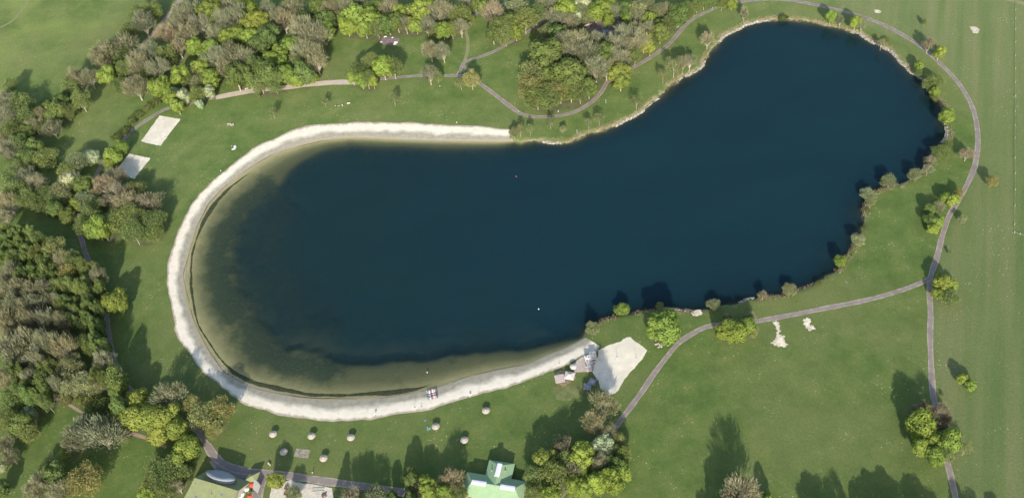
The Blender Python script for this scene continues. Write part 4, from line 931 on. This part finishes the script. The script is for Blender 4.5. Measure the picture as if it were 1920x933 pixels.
for k in range(3): MB().box(wx0+2.4+k*2.7, wy-1.21, 0.9, 1.4, 0.08, 1.4).build('window', glass, pav)
for k in range(7): MB().box(3+k*3.1, -DM+0.68, 0.9, 1.6, 0.08, 1.4).build('window', glass, pav)
for k in range(3): MB().box(LM-0.68, -2.2-k*2.6, 0.9, 0.08, 1.4, 1.4).build('window', glass, pav)
m = MB(); m.lathe([(0.25, zr-1.0), (0.25, zr-0.3), (0.32, zr-0.25), (0.05, zr-0.1)], 8, wx0+2.6, 1.0); m.build('roof_vent', mint, pav)
m = MB(); m.lathe([(0.25, zr-1.0), (0.25, zr-0.3), (0.32, zr-0.25), (0.05, zr-0.1)], 8, wx1-2.6, 1.6); m.build('roof_vent', mint, pav)
tag(pav, 'mint green hip-roofed pavilion with three white skylights', 'pavilion')
# ------------------------------------------------------------------ grey-green building with the oval skylight
RH = 7.0
R1, R2 = P(365, 895, LAND+RH), P(446.7, 919.2, LAND+RH)
e2 = (R2-R1)/np.linalg.norm(R2-R1); LB = float(np.linalg.norm(R2-R1)); rb = math.atan2(e2[1], e2[0]); n2 = np.array([-e2[1], e2[0]])
bld = empty('park_building', R1[0], R1[1], LAND, rb)
ogreen = plain('olive_roof', (0.235, 0.255, 0.125), 0.85, 0.08, 0.5)
print('BLD', LB, math.degrees(rb))
m = MB(); th = 0.3
m.add([(0, 0, RH), (LB, 0, RH), (LB+1.0, -11, RH-2.6), (-1.0, -11, RH-2.6), (0, 0, RH-th), (LB, 0, RH-th), (LB+1, -11, RH-2.6-th), (-1, -11, RH-2.6-th)],
      [(3, 2, 1, 0), (7, 4, 5, 6), (3, 7, 6, 2), (0, 4, 7, 3), (1, 2, 6, 5)])
m.add([(0, 0, RH-0.01), (LB, 0, RH-0.01), (LB+0.6, 6.5, RH-4.2), (1.0, 6.5, RH-4.2), (0, 0, RH-th), (LB, 0, RH-th), (LB+0.6, 6.5, RH-4.2-th), (1.0, 6.5, RH-4.2-th)],
      [(0, 1, 2, 3), (7, 6, 5, 4), (2, 6, 7, 3), (3, 7, 4, 0), (1, 5, 6, 2)])
m.build('roof', ogreen, bld)
m = MB(); m.add([(0.4, 5.9, 0), (LB-0.4, 5.9, 0), (LB-0.4, -10.4, 0), (0.4, -10.4, 0), (0.9, 5.9, RH-4.3), (LB-0.2, 5.9, RH-4.3), (LB-0.4, -10.4, RH-3), (0.4, -10.4, RH-3), (0.4, 0, RH-0.4), (LB-0.4, 0, RH-0.4)],
      [(1, 0, 4, 5), (3, 2, 6, 7), (0, 3, 7, 8, 4), (2, 1, 5, 9, 6)]); m.build('wall', plain('cream_render', (0.5, 0.45, 0.38), 0.9), bld)
oc = loc2 = P(413.5, 890.5, LAND+RH+0.6)-R1; ox_, oy_ = float(oc@e2), float(oc@n2)
m = MB(); N = 28; vs = []
for zz, k in ((RH-3.0, 0.93), (RH-0.2, 1.0), (RH+0.2, 0.97), (RH+0.35, 0.55), (RH+0.4, 0.05)):
    for i in range(N):
        a = 2*math.pi*i/N; ca, sa = math.cos(a), math.sin(a); yy = 2.8*k*np.sign(sa)*abs(sa)**1.2; vs.append((ox_+6.6*k*ca, oy_+yy, zz+0.55-0.62*yy))
for part_, rows, mt in (('lantern_wall', (0, 1), glass), ('oval_roof', (1, 2, 3, 4), plain('pale_grey_sheet', (0.27, 0.29, 0.31), 0.5, 0.05))):
    m = MB(); vv = [v for r_ in rows for v in vs[r_*N:(r_+1)*N]]
    fs = [(j*N+i, j*N+(i+1) % N, (j+1)*N+(i+1) % N, (j+1)*N+i) for j in range(len(rows)-1) for i in range(N)]
    m.add(vv, fs); m.build(part_, mt, bld, True)
for x, y in ((4.0, -6.5), (7.3, -7.2), (8.7, -7.4), (14.0, -3.0)):
    MB().box(x, y, RH-0.236*abs(y)-0.05, 0.8, 1.1, 0.16).build('roof_window', white if x in (7.3, 8.7) else slate, bld)
for x, y in ((1.5, -2.5), (10, -4.4)):
    MB().tube((x, y, RH-1.2), (x, y, RH+0.25), 0.12, 0.12, 8).build('vent_pipe', metal, bld)
for k in range(5): MB().box(3+k*3.6, 5.93, 0.8, 1.5, 0.08, 1.6).build('window', glass, bld)
tag(bld, 'olive-roofed building with large pale oval roof lantern', 'building')
# small entrance kiosk beside it
q = P(472, 893, LAND+3.4); kb = empty('entrance_kiosk', q[0], q[1], LAND, rb+0.25)
m = MB(); m.add([(-2.9, -1.8, 3.0), (2.2, -2.0, 3.0), (2.9, 2.3, 3.4), (-1.4, 1.6, 3.0), (0.2, 0.0, 4.2), (-2.9, -1.8, 2.8), (2.2, -2.0, 2.8), (2.9, 2.3, 3.2), (-1.4, 1.6, 2.8)],
    [(0, 1, 4), (1, 2, 4), (2, 3, 4), (3, 0, 4), (5, 6, 1, 0), (6, 7, 2, 1), (7, 8, 3, 2), (8, 5, 0, 3), (8, 7, 6, 5)]); m.build('roof', ogreen, kb)
MB().box(0, 0, 0, 3.4, 2.6, 2.79).build('wall', brick, kb); MB().box(0, -1.32, 0.9, 1.6, 0.06, 1.1).build('window', glass, kb)
tag(kb, 'small olive pointed-roof kiosk right of oval lantern building', 'kiosk')
red = plain('red_canvas', (0.62, 0.10, 0.05), 0.8, 0.06)
def cloth_parasol(px, py, r, mat, label):
    q = P(px, py, LAND+2.3); o = empty('parasol', q[0], q[1], LAND, random.uniform(0, 1))
    MB().lathe([(r, 2.15), (r, 2.2), (r*0.5, 2.45), (0.04, 2.65)], 8).build('canopy', mat, o); MB().tube((0, 0, 0), (0, 0, 2.6), 0.03, 0.03, 6).build('pole', metal, o)
    MB().lathe([(0.35, 0.0), (0.35, 0.1), (0.1, 0.14)], 8).build('base', metal, o); tag(o, label, 'parasol', 'cafe parasols on the paved forecourt')
cloth_parasol(473, 907.5, 1.4, red, 'red parasol just below the small olive kiosk'); cloth_parasol(462.5, 916, 1.0, white, 'white parasol left of upper red parasol')
cloth_parasol(468, 930, 1.1, red, 'lower red parasol at bottom edge of forecourt'); cloth_parasol(453, 926, 1.1, white, 'white parasol nearest the olive building')
cloth_parasol(450, 932, 0.9, white, 'lowest white parasol beside the olive building')
q = P(481, 909, LAND+3); o = empty('shade_sail', q[0], q[1], LAND, 0.2)
m = MB(); m.add([(-0.3, 3.2, 3.4), (1.5, -0.6, 2.9), (-0.2, -3.4, 2.5), (-1.7, -0.8, 2.9), (-0.3, 3.2, 3.36), (1.5, -0.6, 2.86), (-0.2, -3.4, 2.46), (-1.7, -0.8, 2.86)], [(3, 2, 1, 0), (4, 5, 6, 7), (0, 1, 5, 4), (1, 2, 6, 5), (2, 3, 7, 6), (3, 0, 4, 7)])
m.build('sail', plain('grey_sail', (0.36, 0.37, 0.33)), o)
for x, y, h in ((-0.3, 3.2, 3.5), (1.5, -0.6, 3.0), (-0.2, -3.4, 2.6), (-1.7, -0.8, 3.0)): MB().tube((x, y, 0), (x, y, h), 0.05, 0.05, 6).build('post', metal, o)
tag(o, 'grey shade sail right of the red parasol', 'shade sail')
# yard furniture
def table_set(px, py, rz, label, mat=wood):
    q = P(px, py); o = empty('picnic_table', q[0], q[1], LAND+0.06, rz)
    MB().box(0, 0, 0.70, 1.9, 0.75, 0.06).build('table_top', mat, o)
    for sy in (-1, 1): MB().box(0, sy*0.75, 0.42, 1.9, 0.28, 0.05).build('seat', mat, o)
    for sx_ in (-1, 1): MB().box(sx_*0.7, 0, 0, 0.1, 1.5, 0.42).build('leg', mat, o)
    m = MB(); m.box(-0.7, 0, 0.42, 0.08, 0.5, 0.28); m.box(0.7, 0, 0.42, 0.08, 0.5, 0.28); m.build('support', mat, o)
    tag(o, label, 'picnic table')
table_set(538, 914, 1.3, 'dark picnic table upper left in the pale yard'); table_set(537, 925, 1.3, 'dark picnic table lower left in the pale yard')
table_set(608, 929, 0.2, 'dark picnic table lower right in the pale yard')
q = P(597, 917); o = empty('bicycle_rack', q[0], q[1], LAND+0.06, -0.1)
m = MB()
for k in range(8): x = -2.1+k*0.6; m.tube((x, -0.6, 0), (x, -0.6, 0.8), 0.04, 0.04, 5); m.tube((x, -0.6, 0.8), (x, 0.5, 0.8), 0.04, 0.04, 5); m.tube((x, 0.5, 0.8), (x, 0.5, 0), 0.04, 0.04, 5)
m.build('hoop', metal, o); m = MB(); m.box(0, -0.75, 0.0, 5.0, 0.12, 0.15); m.box(0, 0.75, 0.0, 5.0, 0.12, 0.15); m.build('frame', metal, o)
tag(o, 'grey bicycle rack at upper right of pale yard', 'bicycle rack')
table_set(430, 234, 0.1, 'pale picnic table on lawn right of upper sand court', MAT['pine'])
table_set(436, 235, 0.1, 'pale picnic table right next to the other one', MAT['pine'])
def bench(px, py, rz, label):
    q = P(px, py); o = empty('park_bench', q[0], q[1], LAND, rz)
    MB().box(0, 0, 0.42, 1.8, 0.42, 0.06).build('seat', MAT['pine'], o); MB().box(0, 0.24, 0.55, 1.8, 0.05, 0.4).build('backrest', MAT['pine'], o)
    for sx_ in (-1, 1): MB().box(sx_*0.75, 0, 0, 0.08, 0.4, 0.42).build('leg', metal, o)
    tag(o, label, 'bench')
bench(654, 195.5, 0.1, 'pale bench on lawn right of parked bicycles'); bench(505, 870.5, -0.9, 'pale bench beside dark shadow near the yard tree')
bench(1345, 611, 1.5, 'bench at left side of lime tree clump'); bench(463, 168, 0.2, 'bench at left end of wide gravel path')
# white pieces on the purple platform
for px, py, w_, d_, lb in [(742.3, 80.2, 2.0, 1.1, 'largest white panel at right on purple platform'), (740.5, 83.5, 1.8, 0.35, 'narrow white panel at lower right on platform'),
    (722.6, 69.5, 1.6, 0.4, 'narrow white panel at top left of platform'), (715, 79.6, 1.2, 0.4, 'short white panel at left of platform'), (736, 71.3, 0.9, 0.3, 'small white panel at top right of platform')]:
    q = P(px, py); o = tag(MB().box(0, 0, 0.06, w_, d_, 0.35).add([(-w_/2*0.9, -d_/2*0.8, 0.42), (w_/2*0.9, -d_/2*0.8, 0.42), (w_/2*0.9, d_/2*0.8, 0.48), (-w_/2*0.9, d_/2*0.8, 0.48)], [(0, 1, 2, 3)]).build('white_panel', white), lb, 'panel', 'white panels on the purple platform')
    o.location = (q[0], q[1], LAND)
# boulders by the lower path
for i, (px, py, s_) in enumerate([(1230, 645, 0.8), (1234, 643.5, 0.7), (1238, 646, 0.9), (1242, 644, 0.7), (1235, 650, 0.6), (1240, 649, 0.7), (1244, 642, 0.5), (1252, 640, 0.4)]):
    q = P(px, py); m = MB(); m.lathe([(0.7, -0.1), (1.0, 0.2), (0.85, 0.6), (0.45, 0.85), (0.1, 0.9)], 9, wob=0.16)
    o = m.build('boulder', MAT['rock']); o.location = (q[0], q[1], LAND); o.scale = (s_, s_*0.8, s_*0.8); o.rotation_euler[2] = i
    tag(o, 'pale boulder, %s from left in pile beside lower path' % ORD[sorted(range(8), key=lambda j: [1230,1234,1238,1242,1235,1240,1244,1252][j]).index(i)], 'boulder', 'boulders beside the lower path')
# van
q = P(1138, 59, LAND+1.5); o = empty('parked_van', q[0], q[1], LAND+0.05, -0.12)
body = plain('blue_grey_paint', (0.22, 0.33, 0.38), 0.35, 0.04)
m = MB(); m.add([(-2.4, -0.95, 0.35), (2.4, -0.95, 0.35), (2.4, 0.95, 0.35), (-2.4, 0.95, 0.35), (-2.4, -0.95, 1.9), (1.2, -0.95, 1.95), (1.2, 0.95, 1.95), (-2.4, 0.95, 1.9), (2.0, -0.95, 1.15), (2.0, 0.95, 1.15), (2.4, -0.95, 0.95), (2.4, 0.95, 0.95)],
   [(3, 2, 1, 0), (4, 5, 6, 7), (0, 1, 10, 8, 5, 4), (3, 7, 6, 9, 11, 2), (0, 4, 7, 3), (5, 8, 9, 6), (8, 10, 11, 9), (10, 1, 2, 11)]); m.build('body', body, o)
m = MB(); m.add([(1.24, -0.85, 1.90), (1.97, -0.85, 1.22), (1.97, 0.85, 1.22), (1.24, 0.85, 1.90), (1.28, -0.85, 1.94), (2.01, -0.85, 1.24), (2.01, 0.85, 1.24), (1.28, 0.85, 1.94)], [(4, 5, 6, 7), (0, 1, 5, 4), (1, 2, 6, 5), (2, 3, 7, 6), (3, 0, 4, 7)]); m.build('windscreen', glass, o)
for x in (-1.5, 1.5):
    for y in (-0.93, 0.93):
        w_ = MB().tube((x, y-0.1, 0.35), (x, y+0.1, 0.35), 0.35, 0.35, 14).build('wheel', plain('tyre', (0.03, 0.03, 0.03)), o)
for y in (-0.7, 0.7): MB().box(2.41, y, 0.7, 0.05, 0.3, 0.18).build('headlight', white, o)
tag(o, 'blue-grey van parked in shade on dirt yard', 'van')
a, b = P(1095, 50), P(1110.6, 45); o = MB().tube((0, 0, 0), (b[0]-a[0], b[1]-a[1], 0.1), 0.4, 0.3, 9).build('felled_log', MAT['pine']); o.location = (a[0], a[1], LAND+0.35)
tag(o, 'pale felled log at left edge of the dirt yard', 'log')
# fence of the right meadow
MAT['rail'] = plain('weathered_rail', (0.28, 0.28, 0.19), 0.9, 0.2, 0.3)
fp = spline(PL([(1905, -6), (1904, 20), (1903.5, 130), (1902.5, 260), (1903, 340), (1902, 400), (1901.5, 436)]), 5.0)
fo = empty('meadow_fence', fp[0][0], fp[0][1])
pm = None
sel = fp[::2]
for i, q in enumerate(sel):
    if pm is None:
        pm = MB().box(0, 0, -0.1, 0.14, 0.14, 1.3).build('post', MAT['pine'], fo); c = pm
    else: c = pm.copy(); COL.objects.link(c); c.parent = fo
    c.location = (q[0]-fp[0][0], q[1]-fp[0][1], 0)
m = MB()
for a, b in zip(fp[:-1], fp[1:]):
    for z_ in (0.5, 1.0): m.tube((a[0]-fp[0][0], a[1]-fp[0][1], z_), (b[0]-fp[0][0], b[1]-fp[0][1], z_), 0.03, 0.03, 4)
m.build('rail', MAT['rail'], fo); tag(fo, 'long low pale fence line along right meadow', 'fence')
f2 = PL([(1901.5, 437), (1912, 440), (1926, 445)]); fo = empty('meadow_fence', f2[0][0], f2[0][1]); m = MB()
for a, b in zip(f2[:-1], f2[1:]):
    for z_ in (0.5, 1.0): m.tube((a[0]-f2[0][0], a[1]-f2[0][1], z_), (b[0]-f2[0][0], b[1]-f2[0][1], z_), 0.045, 0.045, 4)
m.build('rail', MAT['rail'], fo)
for q in f2: c = pm.copy(); COL.objects.link(c); c.parent = fo; c.location = (q[0]-f2[0][0], q[1]-f2[0][1], 0)
tag(fo, 'short pale fence turning right at meadow corner', 'fence')
# ------------------------------------------------------------------ bicycles and people
def bicycle(px, py, rz, label, lying=False):
    q = P(px, py); o = empty('bicycle', q[0], q[1], LAND, rz)
    blk = plain('tyre_black', (0.04, 0.04, 0.04))
    for x in (-0.52, 0.52):
        m = MB(); n = 16
        for i in range(n):
            a0_, a1_ = 2*math.pi*i/n, 2*math.pi*(i+1)/n; m.tube((x+0.34*math.cos(a0_), 0, 0.34+0.34*math.sin(a0_)), (x+0.34*math.cos(a1_), 0, 0.34+0.34*math.sin(a1_)), 0.03, 0.03, 4)
        m.build('wheel', blk, o)
    m = MB()
    for a_, b_ in (((-0.52, 0, 0.34), (-0.15, 0, 0.85)), ((-0.52, 0, 0.34), (-0.05, 0, 0.3)), ((-0.05, 0, 0.3), (-0.15, 0, 0.85)), ((-0.05, 0, 0.3), (0.42, 0, 0.82)), ((-0.15, 0, 0.82), (0.42, 0, 0.88)), ((0.52, 0, 0.34), (0.40, 0, 0.98))): m.tube(a_, b_, 0.025, 0.025, 5)
    m.build('frame', white, o); MB().box(-0.16, 0, 0.88, 0.26, 0.12, 0.06).build('saddle', blk, o); MB().tube((0.4, -0.28, 1.0), (0.4, 0.28, 1.0), 0.02, 0.02, 5).build('handlebar', metal, o)
    tag(o, label, 'bicycle')
bicycle(634, 200.5, 0.2, 'bicycle left of the people on upper lawn'); bicycle(637, 199.5, 0.5, 'bicycle right behind the people on upper lawn')
POSES = {
 'stand': [((0,0,.93),.13),((0,0,1.15),.13),((0,0,1.40),.15),((0,0,1.50),.055),((0,.01,1.58),.09),((0,.02,1.68),.085),
   ((.09,0,.88),.085),((.10,.02,.48),.06),((.11,0,.09),.04),((.11,.14,.04),.035),((-.09,0,.88),.085),((-.10,.02,.48),.06),((-.11,-.02,.09),.04),((-.11,.12,.04),.035),
   ((.19,0,1.38),.05),((.24,.0,1.10),.038),((.25,.08,.86),.028),((.25,.11,.77),.03),((-.19,0,1.38),.05),((-.24,.0,1.10),.038),((-.25,.08,.86),.028),((-.25,.11,.77),.03)],
 'walk': [((0,0,.93),.13),((0,.02,1.15),.13),((0,.04,1.40),.15),((0,.05,1.50),.055),((0,.06,1.58),.09),((0,.07,1.68),.085),
   ((.09,0,.88),.085),((.10,.2,.50),.06),((.10,.28,.10),.04),((.10,.42,.07),.035),((-.09,0,.88),.085),((-.10,-.05,.48),.06),((-.10,-.34,.16),.04),((-.10,-.26,.05),.035),
   ((.19,.03,1.38),.05),((.23,-.1,1.12),.038),((.24,-.14,.88),.028),((.24,-.12,.79),.03),((-.19,.03,1.38),.05),((-.23,.14,1.12),.038),((-.24,.28,.92),.028),((-.24,.34,.85),.03)],
 'sit': [((0,0,.12),.13),((0,-.06,.34),.13),((0,-.04,.58),.15),((0,-.02,.68),.055),((0,0,.76),.09),((0,.01,.86),.085),
   ((.09,.05,.12),.085),((.14,.40,.38),.06),((.13,.68,.08),.04),((.13,.80,.04),.035),((-.09,.05,.12),.085),((-.13,.44,.12),.06),((-.10,.82,.06),.04),((-.10,.90,.10),.035),
   ((.19,-.03,.56),.05),((.26,.05,.34),.038),((.22,.28,.36),.028),((.2,.36,.36),.03),((-.19,-.03,.56),.05),((-.28,-.14,.32),.038),((-.3,-.26,.10),.028),((-.3,-.3,.05),.03)],
}
EDG = [(0,1),(1,2),(2,3),(3,4),(4,5),(0,6),(6,7),(7,8),(8,9),(0,10),(10,11),(11,12),(12,13),(2,14),(14,15),(15,16),(16,17),(2,18),(18,19),(19,20),(20,21)]
def person(px, py, pose, rz, shirt, legs, label, z=None):
    q = P(px, py); me = bpy.data.meshes.new('person'); pts = POSES[pose]
    me.from_pydata([p for p, r in pts], EDG, []); o = link('person', me)
    o.location = (q[0], q[1], LAND+(z or 0)); o.rotation_euler[2] = rz
    md = o.modifiers.new('skin', 'SKIN')
    for v, (p, r) in zip(me.skin_vertices[0].data, pts): v.radius = (r, r*0.8)
    me.skin_vertices[0].data[0].use_root = True
    sb = o.modifiers.new('sub', 'SUBSURF'); sb.levels = 1; sb.render_levels = 1
    n = NT('person_clothes'); sp = n.n('ShaderNodeSeparateXYZ'); n.l(n.n('ShaderNodeTexCoord').outputs['Object'], sp.inputs[0])
    H = 1.75 if pose != 'sit' else 0.95; hip = 0.9/1.75 if pose != 'sit' else 0.22; nk = 1.49/1.75 if pose != 'sit' else 0.70
    n.base(n.ramp(n.mr(sp.outputs[2], 0, H), [(0, legs), (hip, shirt), (nk, (0.45, 0.28, 0.2)), (0.945, (0.06, 0.04, 0.025))], 'CONSTANT')); me.materials.append(n.m)
    tag(o, label, 'person')
person(825.5, 164.5, 'stand', 0.5, (0.7, 0.7, 0.7), (0.05, 0.05, 0.08), 'person in white top standing below upper path')
person(973, 212, 'walk', -1.2, (0.7, 0.7, 0.72), (0.08, 0.08, 0.12), 'person in white walking at left of path bend')
person(980.5, 210.5, 'walk', -1.2, (0.05, 0.05, 0.06), (0.05, 0.05, 0.06), 'person in black walking right behind the white one')
person(1047, 211, 'walk', 1.4, (0.75, 0.75, 0.75), (0.6, 0.6, 0.6), 'person all in white on path above lake')
person(630, 201.5, 'stand', 2.5, (0.5, 0.45, 0.36), (0.1, 0.1, 0.1), 'person in beige standing left of the bicycles')
person(642.5, 200, 'stand', 0.0, (0.7, 0.75, 0.5), (0.6, 0.65, 0.5), 'person in pale green standing right of bicycles')
person(434.5, 275, 'sit', 0.6, (0.6, 0.5, 0.2), (0.1, 0.1, 0.12), 'person in yellow top sitting beside white blankets', 0.03)
person(437.5, 277, 'sit', 0.2, (0.06, 0.06, 0.07), (0.05, 0.05, 0.06), 'person in dark clothes sitting between white blankets', 0.03)
person(474, 280, 'sit', 1.8, (0.6, 0.62, 0.6), (0.1, 0.1, 0.1), 'person in pale top sitting near upper left beach')
person(587, 888, 'stand', 0.4, (0.7, 0.7, 0.68), (0.08, 0.08, 0.1), 'person in white top standing above paved yard')
person(352, 671.5, 'stand', 0.4, (0.2, 0.5, 0.45), (0.1, 0.1, 0.1), 'person in teal top in tree shade beside lower beach')
person(357, 383, 'sit', 0.4, (0.15, 0.15, 0.18), (0.1, 0.1, 0.1), 'person in dark clothes beside left beach edge')
person(415, 323, 'stand', 0.4, (0.6, 0.6, 0.55), (0.2, 0.2, 0.2), 'person in pale top at upper left beach edge')
person(857, 232, 'stand', 0.9, (0.75, 0.75, 0.75), (0.3, 0.3, 0.35), 'person in white at grass edge of north beach')
person(749, 229, 'sit', 0.9, (0.1, 0.12, 0.15), (0.1, 0.1, 0.12), 'person in dark sitting at edge of north beach')
person(802, 801, 'sit', 0.9, (0.2, 0.35, 0.5), (0.2, 0.3, 0.4), 'person in blue sitting left of shaded parasols')
def blanket(px, py, w, d, rz, c, label):
    q = P(px, py); nx_, ny_ = 8, 6; vs = [(w*(i/nx_-0.5), d*(j/ny_-0.5), 0.04+0.05*random.random()) for j in range(ny_+1) for i in range(nx_+1)]
    fs = [(j*(nx_+1)+i, j*(nx_+1)+i+1, (j+1)*(nx_+1)+i+1, (j+1)*(nx_+1)+i) for j in range(ny_) for i in range(nx_)]
    m = MB().add(vs, fs); o = m.build('blanket', plain('cloth', tuple(x*0.9 for x in c), 0.9, 0.03)); o.location = (q[0], q[1], LAND); o.rotation_euler[2] = rz; tag(o, label, 'blanket')
blanket(440, 275.5, 1.5, 2.2, 0.3, (0.75, 0.77, 0.76), 'white blanket right of person in dark clothes'); blanket(438, 279.6, 2.0, 1.2, 0.1, (0.78, 0.78, 0.76), 'white blanket in front of person in dark clothes')
blanket(804, 803.5, 1.7, 1.2, 0.2, (0.20, 0.33, 0.33), 'teal blanket under person left of parasols'); blanket(797, 788, 1.0, 0.8, 0.2, (0.15, 0.28, 0.35), 'small blue blanket above the teal blanket')
print('N objects', len(bpy.data.objects), 'trees', len(TREES))
